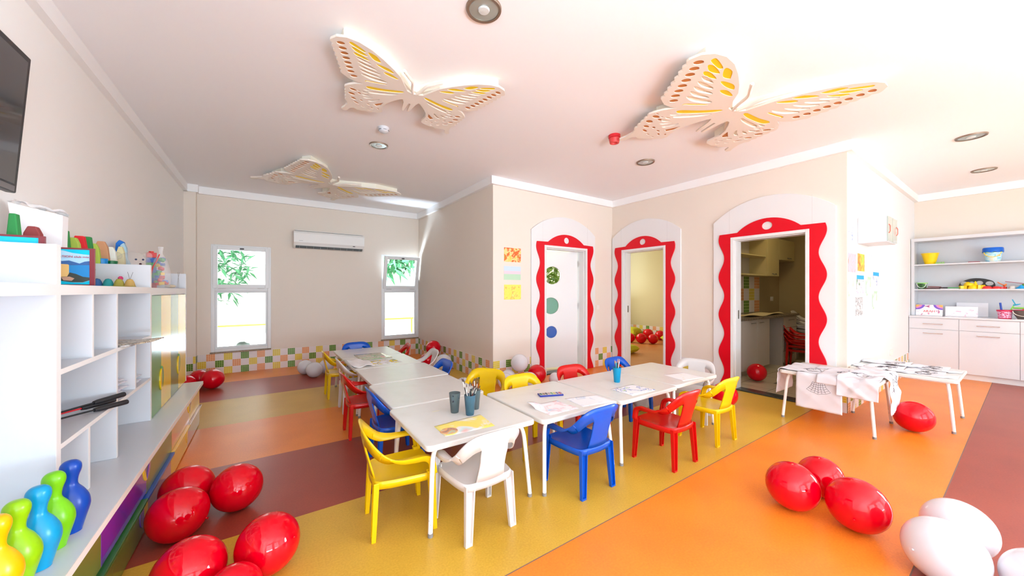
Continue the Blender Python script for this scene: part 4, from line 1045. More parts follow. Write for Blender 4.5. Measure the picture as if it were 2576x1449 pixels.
for k, (nm, c) in enumerate(pc):
    a = k*2.4; tl = .16 if k % 2 else .2
    d = Vector((math.sin(tl)*math.cos(a), math.sin(tl)*math.sin(a), math.cos(tl))); L = .185 + .012*(k % 3)
    t = thing('coloured_pencil', nm + ' pencil standing in the cyan cup', 'pencil', (2.706 - d.x*.06, 2.201 - d.y*.06, ZTB + .012), 0, 'coloured pencils in the cyan cup')
    MB().tube([Vector((0,0,0)), d*(L-.02)], .0038, 6).build('barrel', mat('pencil_'+nm.replace(' ','_'), c, .35), t)
    MB().tube([d*(L-.02), d*L], [.0038, .0006], 6).build('tip', BRW[2], t)
# drawings
A1 = art('drawing_yellow', [(.30,(.80,.45,.42)),(.42,(.62,.80,.78)),(.47,(.82,.80,.80)),(.53,(.84,.72,.18)),(.75,(.86,.70,.10))], 5, 4.2)
d1 = sheet('drawing', 'yellow and pink crayon drawing before the cups on the nearest table', 'drawing', [(.862,1.945),(1.190,1.925),(1.215,2.160),(.868,2.130)], ZTB, A1)
MB().add([(-.12+.055*math.cos(a), -.03+.05*math.sin(a), .002) for a in [k*6.283/20 for k in range(20)]], [tuple(range(20))]).build('crayon_disc', art('drawing_orange', [(.3,(.30,.62,.55)),(.5,(.75,.38,.15)),(.65,(.35,.2,.18))], 16, 2), d1)
A2 = art('drawing_faint_pink', [(.3,(.83,.83,.86)),(.52,(.84,.83,.86)),(.60,(.85,.58,.62)),(.66,(.80,.82,.86)),(.72,(.35,.6,.75))], 12, 8)
A3 = art('drawing_faint_blue', [(.3,(.83,.83,.86)),(.54,(.84,.84,.87)),(.62,(.55,.66,.78)),(.72,(.83,.84,.87))], 12, 3)
A4 = art('drawing_blue_lines', [(.3,(.83,.83,.86)),(.52,(.84,.84,.87)),(.56,(.10,.20,.55)),(.59,(.84,.84,.87)),(.68,(.35,.6,.2))], 14, 13)
A5 = art('drawing_orange_line', [(.3,(.83,.83,.85)),(.62,(.84,.83,.85)),(.68,(.85,.5,.25)),(.72,(.84,.83,.85))], 9, 17)
sheet('drawing', 'drawing with a pink and blue sketch and one curled corner', 'drawing', [(1.585,2.115),(1.605,1.870),(1.872,1.862),(1.862,2.095)], ZTB, A2, 'drawings on the right row', curl=.03)
sheet('drawing', 'drawing with a faint blue sketch beside the watercolour box', 'drawing', [(1.945,2.094),(1.920,1.868),(2.222,1.822),(2.232,2.025)], ZTB, A3, 'drawings on the right row')
sheet('drawing', 'drawing with dark blue lines in front of the pencil cup', 'drawing', [(2.452,2.064),(2.458,1.850),(2.766,1.838),(2.750,2.064)], ZTB + .0015, A4, 'drawings on the right row')
sheet('drawing', 'blank sheet lying under the blue line drawing', 'drawing', [(2.47,2.02),(2.45,1.835),(2.74,1.825),(2.75,2.03)], ZTB, PAPER, 'drawings on the right row')
sheet('drawing', 'drawing with an orange line at the right end of the tables', 'drawing', [(3.323,2.12),(3.251,1.865),(3.562,1.822),(3.590,2.064)], ZTB, A5, 'drawings on the right row')
MG = art('glossy_magazine', [(.3,(.45,.42,.32)),(.48,(.50,.47,.38)),(.54,(.18,.40,.14)),(.60,(.55,.66,.50)),(.72,(.75,.12,.12))], 9, 6, .12)
sheet('magazine', 'glossy green and beige magazine on the far tables', 'magazine', [(.95,4.67),(1.325,4.64),(1.30,5.06),(.95,5.10)], ZTB + .001, MG, th=.004)
CS = art('colouring_sheet_print', [(.3,(.83,.83,.85)),(.50,(.84,.84,.86)),(.53,(.05,.05,.05)),(.55,(.88,.68,.02)),(.66,(.88,.68,.02)),(.70,(.1,.35,.6))], 9, 21)
sheet('colouring_sheet', 'white sheet coloured with yellow and blue before the glossy magazine', 'drawing', [(1.00,4.27),(1.345,4.30),(1.30,4.55),(.96,4.52)], ZTB, CS, nz=.002)
o = sheet('crumpled_paper', 'crumpled white paper hanging over the left edge of the far tables', 'paper', [(.79,4.22),(1.02,4.26),(.99,4.72),(.79,4.76)], ZTB, PAPER, nz=.018, segs=16)
# watercolour box
wb = thing('watercolour_box', 'open blue watercolour box with rows of paint tablets', 'paint box', (1.915, 2.232, ZTB), R(-22))
MB().box(-.10,.10,-.037,.037,0,.012).build('tray', mat('paintbox_blue', (.015,.03,.30), .3), wb, bevel=.002)
MB().box(-.093,.093,-.031,.031,.012,.0135).build('tray_inset', mat('paintbox_grey', (.5,.5,.52), .4), wb)
tc_ = [(.05,.15,.05),(.3,.2,.1),(.02,.02,.02),(.5,.3,.25),(.1,.3,.1),(.6,.5,.1),(.1,.1,.3),(.5,.05,.1)]
for k in range(16):
    i, j = k % 8, k // 8
    MB().lathe([(.009, .0135), (.009, .0155), (.0005, .0155)], 12, (-.081+.023*i, -.014+.028*j, 0)).build('paint_tablet', mat('paint_%d' % (k % 8), tc_[k % 8], .5), wb)
# paint smudges on the table tops
def smudge(x, y, rx, ry, c, label):
    q = MB().add([(rx*math.cos(a)*(1+.25*math.sin(3*a)), ry*math.sin(a)*(1+.3*math.cos(2*a)), 0) for a in [k*6.283/18 for k in range(18)]], [tuple(range(18))])
    tag(q.build('paint_smudge', mat('smudge_%s' % label.split()[0], c, .5), loc=(x, y, .5156)), label, 'paint smudge')
smudge(1.93, 2.42, .030, .010, (.45,.70,.62), 'green dried paint smudge behind the watercolour box')
smudge(.99, 2.395, .028, .006, (.80,.77,.50), 'yellow dried paint streak left of the grey cup')

# ------------------------------------------------------------------ T-shirts on the right tables
def tshirt(label, path, base, wdir, up, width=.40, length=.56, sleeve=True, seed=0, wr=.006, prints=(), group='white T-shirts on the tables', t0=0):
    """path: list of 3D points followed along the shirt's length; wdir: unit vector across"""
    P = [Vector(p) for p in path]; acc = [0]
    for a, b in zip(P, P[1:]): acc.append(acc[-1] + (b-a).length)
    wd = Vector(wdir).normalized(); rn = random.Random(seed); ph = [rn.uniform(0, 6.28) for _ in range(6)]
    def at(s):
        s = max(0, min(acc[-1]-1e-6, s)); i = 0
        while acc[i+1] < s: i += 1
        q = (s-acc[i])/(acc[i+1]-acc[i]); d = (P[i+1]-P[i]).normalized(); return P[i].lerp(P[i+1], q), d.cross(wd).normalized()
    def f(u, s, lift=0):
        c, n = at(s)
        if n.z < -.2: n = -n
        a = at(s-.02)[1]; b = at(s+.02)[1]
        if a.z < -.2: a = -a
        if b.z < -.2: b = -b
        n = (a+b+n).normalized()
        wv = wr * (.8 + math.sin(u*22+ph[0]+s*5) * .6 + math.sin(s*26+ph[1]+u*6)*.5 + math.sin((u+s)*38+ph[2])*.35 + abs(math.sin((u*.8-s)*19+ph[3]))**6*1.3 + abs(math.sin((u+s*.6)*15+ph[4]))**8*1.2)
        if n.dot(Vector(up)) < 0 and abs(n.z) < .3: n = -n
        return c + wd*u + n*(max(wv, .0006) + lift)
    nu, ns = 44, 44; W = width/2 + (.10 if sleeve else 0); L = min(length, acc[-1])
    def inside(u, s):
        if abs(u) < width/2:
            return not (abs(u) < .075 and s < .035*(1-(u/.075)**2)+.005)
        return sleeve and s < .17 + (abs(u)-width/2)*.5 and s > (abs(u)-width/2)*.55 and s < .22
    vs = []; ids = {}; fs = []
    for j in range(ns):
        for i in range(nu):
            u = -W + 2*W*(i+.5)/nu; s = L*(j+.5)/ns
            if not inside(u, s): continue
            q = []
            for di, dj in ((0,0),(1,0),(1,1),(0,1)):
                k = (i+di, j+dj)
                if k not in ids: ids[k] = len(vs); vs.append(f(-W+2*W*(i+di)/nu, L*(j+dj)/ns))
                q.append(ids[k])
            fs.append(q)
    o0 = Vector(base)
    o = MB().add([v-o0 for v in vs], fs).build('t_shirt', CLOTH, smooth=True, loc=base)
    m = o.modifiers.new('t','SOLIDIFY'); m.thickness = .0035; m.offset = 1
    pm = MB()
    for line in prints:
        pts = []
        for (a, b), (c, d) in zip(line, line[1:]):
            for k in range(5): pts.append(f(a+(c-a)*k/5, b+(d-b)*k/5, .0042)-o0)
        pts.append(f(line[-1][0], line[-1][1], .0042)-o0); pm.tube(pts, .0011, 5)
    if prints: pm.build('print', INK, o)
    return tag(o, label, 'T-shirt', group)
def circ(cx, cy, r, n=14, k=1.0, a0=0, a1=6.283): return [(cx + r*math.cos(a0+(a1-a0)*i/n), cy + k*r*math.sin(a0+(a1-a0)*i/n)) for i in range(n+1)]
def scrib(cx, cy, sc_, seed):
    rn = random.Random(seed); L = [circ(cx, cy, .045*sc_, 14, 1.2), circ(cx+.02*sc_, cy+.01, .018*sc_, 10), circ(cx, cy, .065*sc_, 12, .8, rn.uniform(0,3), rn.uniform(4,6))]
    for k in range(5):
        a = rn.uniform(0, 6.28); x, y = cx+.05*sc_*math.cos(a), cy+.05*sc_*math.sin(a); L.append([(x, y), (x+rn.uniform(-.03,.03)*sc_, y+rn.uniform(-.03,.03)*sc_), (x+rn.uniform(-.06,.06)*sc_, y+rn.uniform(-.05,.05)*sc_)])
    return L
web = []
wc = (.0, .475)
R0 = [(-.095, .54), (-.06, .555), (-.03, .565), (0, .57), (.03, .565), (.06, .555), (.095, .54)]
T0 = [(-.045, .455), (-.03, .458), (-.015, .46), (0, .46), (.015, .46), (.03, .458), (.045, .455)]
for a, b in zip(T0, R0): web.append([a, ((a[0]*.6+b[0]*.4)*.92, a[1]*.5+b[1]*.5), b])
for k in range(6):
    q = k/5; web.append([(((a[0]*(1-q)+b[0]*q))*(1 - .3*q*(1-q)), a[1]*(1-q)+b[1]*q + (.006 if i % 2 else 0)) for i, (a, b) in enumerate(zip(T0, R0))])
e0 = 4.590
tz = .5165
tshirt('white T-shirt with a spider web print hanging down the front of the left T-shirt table',
       [(4.98,1.215,tz),(4.70,1.215,tz),(4.594,1.215,tz-.002),(4.583,1.215,tz-.02),(4.578,1.215,.35),(4.572,1.215,.17)], (4.98,1.215,tz), (0,-1,0), (-1,0,.01), .375, .80, True, 1, .003, web + scrib(.02,.2,1,3))
tshirt('white T-shirt with black sketches lying on the left T-shirt table and folded over its front',
       [(5.12,1.05,tz+.012),(4.72,1.05,tz+.012),(4.588,1.05,tz+.009),(4.572,1.05,tz-.012),(4.562,1.05,.44)], (5.12,1.05,tz), (0,-1,0), (-1,0,.01), .36, .62, True, 2, .004, scrib(0,.3,1.2,5)+scrib(.1,.15,1,6))
tshirt('white T-shirt hanging over the far left side of the left T-shirt table',
       [(4.86,1.10,tz+.006),(4.86,1.40,tz+.006),(4.86,1.56,tz+.004),(4.86,1.577,tz-.02),(4.86,1.585,.25)], (4.86,1.1,tz), (1,0,0), (0,1,.01), .46, .74, False, 3, .004, scrib(-.1,.2,1.1,8))
tshirt('white T-shirt with a spiral print hanging over the left T-shirt table\'s right edge',
       [(5.10,1.06,tz+.022),(5.08,.90,tz+.022),(5.07,.795,tz+.016),(5.06,.775,tz-.01),(5.05,.765,.36),(5.03,.76,.18)], (5.1,1.06,tz), (1,0,0), (0,-1,.01), .38, .62, True, 4, .007, scrib(-.05,.36,1.1,9)+scrib(.08,.30,.9,10))
tshirt('crumpled white T-shirt hanging at the near front corner of the left T-shirt table',
       [(4.86,.925,tz+.022),(4.70,.925,tz+.020),(4.588,.925,tz+.014),(4.566,.925,tz-.012),(4.558,.925,.43),(4.553,.925,.36)], (4.86,.925,tz), (0,-1,0), (-1,0,.01), .29, .46, False, 5, .008, scrib(0,.1,1,12))
for k, (x, y, sd, lb) in enumerate(((5.62, .64, 6, 'white T-shirt lying flat at the near corner of the right T-shirt table'), (6.0, .64, 7, 'white T-shirt lying flat at the near right end of the right T-shirt table'), (5.62, .92, 8, 'white T-shirt lying flat at the left rear of the right T-shirt table'), (6.0, .92, 9, 'white T-shirt lying flat at the far rear of the right T-shirt table'))):
    tshirt(lb, [(x-.17, y, tz+.0003+.0036*k), (x+.20, y, tz+.0003+.0036*k)], (x, y, tz), (0,1,0), (0,0,1), (.27, .27, .27, .27)[k], .37, True, sd, .0026, scrib(0,.12,1,sd)+scrib(-.04,.24,.8,sd+20))

# ------------------------------------------------------------------ ceiling butterflies
CRM = mat('cream_board', (.80,.74,.66), .55); CRL = mat('cream_box', (.82,.79,.68), .6); BYE = mat('butterfly_yellow', (.86,.62,.0), .5); BOR = mat('butterfly_orange', (.50,.18,.035), .55)
F_ = [(.03,.03),(.09,.055),(.14,.145),(.21,.275),(.30,.375),(.42,.485),(.54,.575),(.66,.63),(.76,.64),(.84,.61),(.875,.56)]
SCAL = []
a_, b_ = Vector((.875,.56)), Vector((.735,.04))
for k in range(8):
    p = a_.lerp(b_, k/8); q = a_.lerp(b_, (k+1)/8); m = (p+q)/2 + Vector((.022,-.004)); m2 = p.lerp(q, .25) + Vector((.014,0)); m3 = p.lerp(q,.75)+Vector((.016,0))
    SCAL += [tuple(m2), tuple(m), tuple(m3), tuple(q)]
F2 = SCAL + [(.68,-.01),(.60,-.035),(.535,-.035),(.62,-.09),(.68,-.15)]
a_, b_ = Vector((.69,-.17)), Vector((.655,-.50)); 
for k in range(5):
    p = a_.lerp(b_, k/5); q = a_.lerp(b_, (k+1)/5); F2 += [tuple(p.lerp(q,.3)+Vector((.016,0))), tuple(p.lerp(q,.7)+Vector((.018,0))), tuple(q)]
F2 += [(.64,-.56),(.66,-.66),(.69,-.73),(.665,-.76),(.625,-.74),(.60,-.66),(.565,-.635),(.52,-.66),(.47,-.665),(.42,-.645),(.37,-.655),(.32,-.63),(.27,-.61),(.245,-.57),(.255,-.50),(.26,-.42),(.23,-.32),(.17,-.22),(.12,-.155),(.09,-.14),(.07,-.20),(.055,-.32),(.038,-.40),(.022,-.40),(.016,-.31),(.012,-.20)]
right = F_ + F2
OUT = right + [(-x, y) for x, y in reversed(right)]
YS = [[(.735,.585),(.71,.60),(.60,.535),(.585,.51),(.62,.51),(.72,.56)], [(.715,.525),(.67,.53),(.57,.475),(.57,.455),(.65,.465)], [(.69,.455),(.64,.46),(.54,.41),(.545,.395),(.64,.41)],
      [(.56,.53),(.49,.505),(.44,.44),(.435,.42),(.50,.43),(.56,.50)], [(.47,.385),(.42,.385),(.34,.365),(.29,.32),(.30,.305),(.38,.325),(.46,.365)], [(.38,.285),(.33,.29),(.27,.265),(.225,.235),(.235,.22),(.29,.23),(.34,.245),(.375,.265)],
      [(.52,.005),(.51,.025),(.44,.035),(.32,.06),(.325,.075),(.42,.06),(.52,.04)], [(.50,-.085),(.46,-.055),(.32,-.03),(.14,.025),(.12,.0),(.20,-.045),(.34,-.09),(.46,-.115)]]
WS = [[(.66,.40),(.62,.41),(.52,.36),(.53,.345),(.60,.355)], [(.64,.335),(.60,.345),(.47,.30),(.46,.275),(.56,.285)], [(.62,.27),(.58,.28),(.42,.235),(.42,.215),(.54,.22)], [(.60,.205),(.56,.215),(.40,.175),(.40,.155),(.52,.155)], [(.575,.13),(.54,.15),(.36,.13),(.31,.11),(.36,.085),(.48,.085)],
      [(.46,-.17),(.38,-.13),(.26,-.09),(.16,-.055),(.21,-.11),(.33,-.165),(.44,-.195)], [(.52,-.15),(.48,-.13),(.42,-.125),(.48,-.165)], [(.53,-.205),(.50,-.195),(.46,-.215),(.50,-.225)], [(.53,-.26),(.50,-.25),(.44,-.255),(.49,-.285)], [(.50,-.325),(.46,-.30),(.40,-.275),(.41,-.295),(.46,-.335)], [(.44,-.375),(.38,-.33),(.33,-.28),(.33,-.31),(.40,-.385)]]
OS = [ell(.80 - .021*k + (.0 if k < 7 else -.015), .535 - .068*k, .036, .026, 14, R(-15)) for k in range(8)] + \
     [[(.37,-.43),(.31,-.37),(.27,-.33),(.29,-.42),(.33,-.46)], ell(.615,-.215,.04,.024,12,.3), ell(.545,-.26,.026,.017,10,.5), ell(.56,-.205,.016,.010,8), ell(.635,-.165,.022,.009,8,.3), ell(.62,-.31,.040,.026,12,.4), ell(.59,-.405,.036,.022,12,.5), ell(.505,-.41,.024,.015,10,.6), ell(.55,-.49,.042,.015,12,.6), ell(.42,-.465,.026,.013,10,.5), ell(.47,-.555,.024,.010,10,.4), ell(.37,-.53,.025,.011,10,.8), ell(.30,-.52,.020,.010,8,1.2), ell(.39,-.60,.020,.009,8,.1)]
BOXP = [(.05,.05),(.22,.25),(.44,.46),(.78,.58),(.80,.45),(.62,.03),(.50,-.02),(.62,-.2),(.58,-.45),(.38,-.58),(.27,-.50),(.25,-.36),(.06,-.12)]
BOX = BOXP + [(-x, y) for x, y in reversed(BOXP)]
def mir(L): return L + [[(-x, y) for x, y in reversed(p)] for p in L]
def grow(p, g):
    cx = sum(a for a, b in p)/len(p); cy = sum(b for a, b in p)/len(p)
    return [(a + (a-cx)*g, b + (b-cy)*g) for a, b in p]
def smooth_outline(p): return [tuple(q[:2]) for q in cr_spline([(a, b, 0) for a, b in p], 3, True)]
YS = [smooth_outline(p) for p in YS]; WS = [smooth_outline(p) for p in WS]
face_m = fill([OUT] + mir(YS + WS + OS), .016); box_m = fill([BOX], .066)
def inlay(p, d):
    cx = sum(a for a, b in p)/len(p); cy = sum(b for a, b in p)/len(p)
    return MB().prism([(a-cx, b-cy) for a, b in p], 0, d), (cx, cy)
INL = [(inlay(p, .0145), BYE, .0035, 'yellow_inlay') for p in mir(YS)] + [(inlay(p, .0125), BOR, .0055, 'orange_inlay') for p in mir(OS)] + [(inlay(grow(p, .12), .003), CRL, .030, 'recessed_panel') for p in mir(WS)]
ant = MB()
for s_ in (1, -1):
    pts = cr_spline([(s_*.02,.03,.008),(s_*.055,.13,.008),(s_*.08,.24,.008),(s_*.15,.33,.008),(s_*.205,.40,.008)], 4)
    ant.tube(pts, [.014]*(len(pts)-2)+[.017,.012], 8)
ba = []
for x, y, rz, s, lb in ((.985, 2.841, 175.9, .712, 'small cream butterfly relief on the ceiling, nearest the camera at the upper centre'), (3.413, 1.509, 158.2, 1.0, 'large cream butterfly relief on the ceiling at the upper right'), (.786, 5.94, -147.1, 1.0, 'cream butterfly relief on the ceiling farthest back, above the air conditioner')):
    t = thing('butterfly_relief', lb, 'ceiling decoration', (x, y, 2.955), R(rz), 'cream butterfly reliefs on the ceiling'); t.scale = (s, s, 1)
    if not ba:
        ba.append(face_m.build('wing_plate', CRM, t, bevel=.003)); o = box_m.build('backing_box', CRL, t, loc=(0, 0, .018)); ba.append(o)
        ba.append(ant.build('antennae', CRM, t, smooth=True))
        for (q, (cx, cy)), m, dz, nm in INL: ba.append(q.build(nm, m, t, loc=(cx, cy, dz)))
    else:
        for o in ba:
            c = o.copy(); COL.objects.link(c); c.parent = t

# ------------------------------------------------------------------ ceiling fittings
BRZ = mat('bronze_ring', (.26,.19,.14), .4, metal=.6); REF = mat('lamp_reflector', (.55,.62,.60), .25, metal=.7)
def downlight(x, y, r, label):
    t = thing('recessed_downlight', label, 'ceiling light', (x, y, HC), 0, 'recessed ceiling lights')
    MB().lathe([(r-.016, -.001), (r-.018, -.012), (r-.004, -.013), (r, -.006), (r, 0)], 40).build('ring', BRZ, t, smooth=True)
    MB().lathe([(.0005, -.004), (r-.05, -.0045), (r-.018, -.007)], 40).build('reflector', REF, t, smooth=True)
    MB().lathe([(.0005, -.018), (.03, -.016), (.035, -.008), (.0005, -.006)], 20).build('bulb', mat('frosted_bulb', (.62,.66,.65), .3), t, smooth=True)
downlight(1.058, 1.835, .105, 'round recessed ceiling light at the upper photo edge')
downlight(1.056, 4.233, .102, 'round recessed ceiling light beside the smoke detector')
downlight(4.038, 2.827, .112, 'round recessed ceiling light above the porthole door, right of the red alarm')
downlight(6.273, .369, .115, 'round recessed ceiling light at the right, the nearer of the two')
downlight(8.148, .372, .115, 'round recessed ceiling light at the right, the farther of the two')
sd = thing('smoke_detector', 'white smoke detector on the ceiling between two butterflies', 'smoke detector', (.985, 3.755, HC))
MB().lathe([(.055,0),(.055,-.018),(.052,-.024)], 32).build('base', WHITE, sd, smooth=True)
MB().lathe([(.050,-.024),(.048,-.036),(.032,-.05),(.0005,-.052)], 32).build('sensor_head', WHITE, sd, smooth=True)
for k in range(6):
    a = k*1.047; MB().box(-.015,.015,-.002,.002,-.032,-.029).xf(Matrix.Rotation(a,4,'Z') @ Matrix.Translation((0,.0495,0))).build('vent_slot', INK, sd)
fa = thing('fire_alarm', 'small red fire alarm sounder on the ceiling', 'fire alarm', (3.075, 2.535, HC))
MB().lathe([(.062,0),(.062,-.03),(.055,-.032)], 28).build('base', mat('alarm_red', (.62,.02,.03), .4), fa, smooth=True)
MB().lathe([(.052,-.03),(.058,-.04),(.048,-.085),(.03,-.085),(.022,-.07),(.0005,-.07)], 28).build('sounder', mat('alarm_red2', (.70,.06,.06), .4), fa, smooth=True)

# air conditioner
ac = thing('air_conditioner', 'white wall air conditioner high on the back wall', 'air conditioner', (.98, YB, 2.14))
hw = .59
pr = [(0,0),(-.10,0),(-.165,.035),(-.195,.10),(-.20,.26),(-.18,.30),(0,.31)]
MB().prism(pr, -hw, hw, 'x').build('casing', mat('ac_white', (.80,.80,.78), .35), ac, bevel=.006)
MB().prism([(-.115,.003),(-.163,.030),(-.170,.045),(-.11,.02)], -hw+.03, hw-.03, 'x').xf(Matrix.Translation((0,-.006,-.002))).build('air_outlet', mat('ac_dark', (.13,.16,.17), .5), ac)
for k in range(10):
    MB().box(-.002,.002,-.172,-.12,.0,.04).build('vane', mat('ac_vane', (.3,.34,.35), .5), ac, loc=(-.5+k*.111, -.003, -.001))
MB().box(-hw+.03, hw-.03, -.178, -.14, .044, .048).build('flap', mat('ac_white', (.8,.8,.78), .35), ac)
MB().box(.38,.42,-.1995,-.19,.075,.085).build('display', INK, ac)
MB().box(-hw+.08,-hw+.14,-.2005,-.195,.125,.130).build('badge', mat('badge_grey', (.35,.35,.37), .4), ac)
MB().box(-hw+.02,hw-.02,-.178,-.02,.306,.316).build('grille', mat('ac_grille', (.68,.68,.66), .5), ac)

# ------------------------------------------------------------------ wall pictures, switches
B1 = art('painting_red_blobs', [(.3,(.85,.55,.05)),(.45,(.86,.70,.30)),(.51,(.72,.10,.02)),(.60,(.80,.2,.03)),(.72,(.25,.45,.05))], 14, 2)
B2 = art('painting_landscape', [(.3,(.45,.62,.85)),(.45,(.80,.60,.70)),(.55,(.75,.80,.85)),(.7,(.42,.68,.45))], 4, 5, stretch=(.4,.4,4))
B3 = art('painting_yellow', [(.3,(.88,.74,.10)),(.52,(.90,.78,.15)),(.60,(.88,.42,.08)),(.64,(.90,.78,.20)),(.75,(.88,.85,.4))], 14, 7)
def wallpic(x0, x1, z0, z1, m, label, yw=YC, group='children paintings on the wall'):
    q = MB().box(-(x1-x0)/2, (x1-x0)/2, -.0025, -.0005, 0, z1-z0)
    return tag(q.build('painting', m, loc=((x0+x1)/2, yw, z0)), label, 'painting', group)
wallpic(2.92, 3.228, 1.808, 2.021, B1, 'painting with red orange shapes on yellow, top of the three by the porthole door')
q = wallpic(2.916, 3.224, 1.536, 1.742, PAPER, 'pastel landscape painting, middle of the three by the porthole door')
for a, b, m in ((.10,.206,mat('pastel_blue',(.56,.70,.85),.8)), (.085,.135,mat('pastel_pink',(.82,.62,.70),.8)), (.0,.088,mat('pastel_green',(.48,.70,.50),.8))):
    MB().box(-.154,.154,-.0032-(.0006 if b<.1 else .0003 if b<.14 else 0),-.0026,a,b).build('colour_band', m, q)
wallpic(2.92, 3.230, 1.239, 1.464, B3, 'bright yellow painting with orange hooks, lowest of the three by the porthole door')
PLQ = mat('switch_white', (.80,.78,.74), .3)
def switch(name, x, y, z, w_, h, label, axis='y', cat='light switch'):
    t = thing(name, label, cat, (x, y, z))
    if axis == 'y':
        MB().box(-w_/2, w_/2, -.010, -.0005, -h/2, h/2).build('plate', PLQ, t, bevel=.002); MB().box(-w_*.3, w_*.3, -.013, -.010, -h*.3, h*.3).build('rocker', PLQ, t, bevel=.001)
    return t
switch('light_switch', 4.95, YC, 1.07, .08, .08, 'white light switch between the porthole door and the room corner')
switch('light_switch', 5.60, YE, 1.055, .085, .085, 'white light switch low on the bright wall beneath the drawings')
switch('wall_socket', 7.55, YE, .47, .16, .08, 'white double socket low on the bright wall', cat='socket')
arts = {
 'a': art('sheet_faint_dots', [(.3,(0.68,0.68,0.69)),(.56,(0.69,0.69,0.70)),(.62,(.15,.25,.5)),(.66,(0.69,0.69,0.70)),(.74,(.5,.12,.06))], 13, 31),
 'b': art('sheet_pink_grey', [(.3,(.62,.42,.36)),(.5,(.42,.45,.55)),(.7,(.60,.30,.24))], 9, 33),
 'c': art('sheet_green_orange', [(.3,(.18,.50,.06)),(.45,(.50,.62,.08)),(.55,(.85,.32,.05)),(.7,(.40,.12,.05))], 9, 35),
 'd': art('sheet_faint_blue', [(.3,(0.68,0.68,0.70)),(.55,(0.68,0.69,0.71)),(.65,(.40,.52,.66)),(.75,(0.66,0.62,0.62))], 9, 37),
 'e': art('sheet_pale_bands', [(.3,(0.68,0.68,0.70)),(.5,(0.67,0.69,0.68)),(.6,(.36,.56,.44)),(.7,(.50,.60,.36))], 8, 39),
 'f': art('sheet_pink_figures', [(.3,(.80,.12,.45)),(.42,(0.68,0.64,0.66)),(.55,(0.68,0.68,0.69)),(.62,(.05,.05,.06)),(.68,(.2,.6,.2))], 14, 41),
 'g': art('sheet_ink', [(.3,(0.68,0.68,0.69)),(.48,(0.66,0.66,0.67)),(.52,(.06,.06,.07)),(.56,(0.66,0.66,0.67)),(.64,(.05,.05,.06)),(.7,(.8,.8,.8))], 22, 43),
}
for x0, z0, x1, z1, m, lb in ((5.40,1.91,5.62,2.12,'a','tall pale drawing with blue dots, top left on the bright wall'), (5.39,1.585,5.70,1.80,'b','pinkish grey drawing, left of the green and orange one'), (5.78,1.607,6.08,1.817,'c','green and orange painting on the bright wall'),
  (6.18,1.637,6.50,1.833,'d','faint blue drawing right of the green and orange painting'), (5.39,1.305,5.60,1.513,'e','pale sheet with green patches, left of the pink figure drawing'), (5.73,1.338,6.05,1.557,'f','drawing with a pink figure and blue sky'),
  (6.14,1.307,6.40,1.548,'e','pale sheet with patches right of the pink figure drawing'), (6.50,1.397,6.81,1.616,'a','white drawing with a blue top, rightmost of the upper rows'), (5.69,1.075,5.997,1.294,'g','black and white ink drawing, lowest left of the wall drawings'),
  (6.07,1.041,6.38,1.262,'d','nearly blank sheet right of the ink drawing'), (6.46,1.13,6.725,1.366,'e','pale sheet with a green patch, lowest right of the wall drawings')):
    q = wallpic(x0, x1, z0, z1, arts[m], lb, YE, 'drawings pinned on the bright wall')
    if m == 'f' or 'blue top' in lb: MB().box(-(x1-x0)/2, (x1-x0)/2, -.0032, -.0026, (z1-z0)*.78, z1-z0).build('sky_band', mat('sheet_sky', (.02,.33,.68), .8), q)
# glass fronted box
fb = thing('first_aid_cabinet', 'white wall cabinet with glass doors and red handles above the drawings', 'wall cabinet', (5.78, YE, 1.93))
MB().box(0, .50, -.24, -.001, 0, .30).build('cabinet_box', WHITE, fb, bevel=.003)
for k in (0, 1):
    x0 = .01 + .245*k
    dd = MB().box(x0, x0+.235, -.25, -.241, .01, .29).build('door', mat('cabinet_glass', (.42,.50,.46), .06, coat=.5), fb)
    hx_ = x0 + (.045 if k == 0 else .19)
    MB().tube([(hx_,-.252,.10),(hx_-.0+.006*(1 if k else -1),-.262,.12),(hx_+.006*(1 if k else -1),-.262,.18),(hx_,-.252,.20)], .004, 8).build('handle', mat('handle_red', (.7,.12,.08), .4), dd, smooth=True)
# cut-out letters
lt = thing('paper_letters', 'row of thin orange cut-out paper letters high on the bright wall', 'wall letters', (6.85, YE, 2.30))
for k, ch_ in enumerate('ISEVAR'):
    Mz = Matrix(((1,0,0,.10+.17*k),(0,0,-1,-.002),(0,1,0,.02*(k%2)),(0,0,0,1)))
    text('letter', ch_, .16, Mz, mat('letter_orange_%d' % (k % 2), ((.80,.50,.38),(.76,.62,.54))[k % 2], .8), lt, .0006)

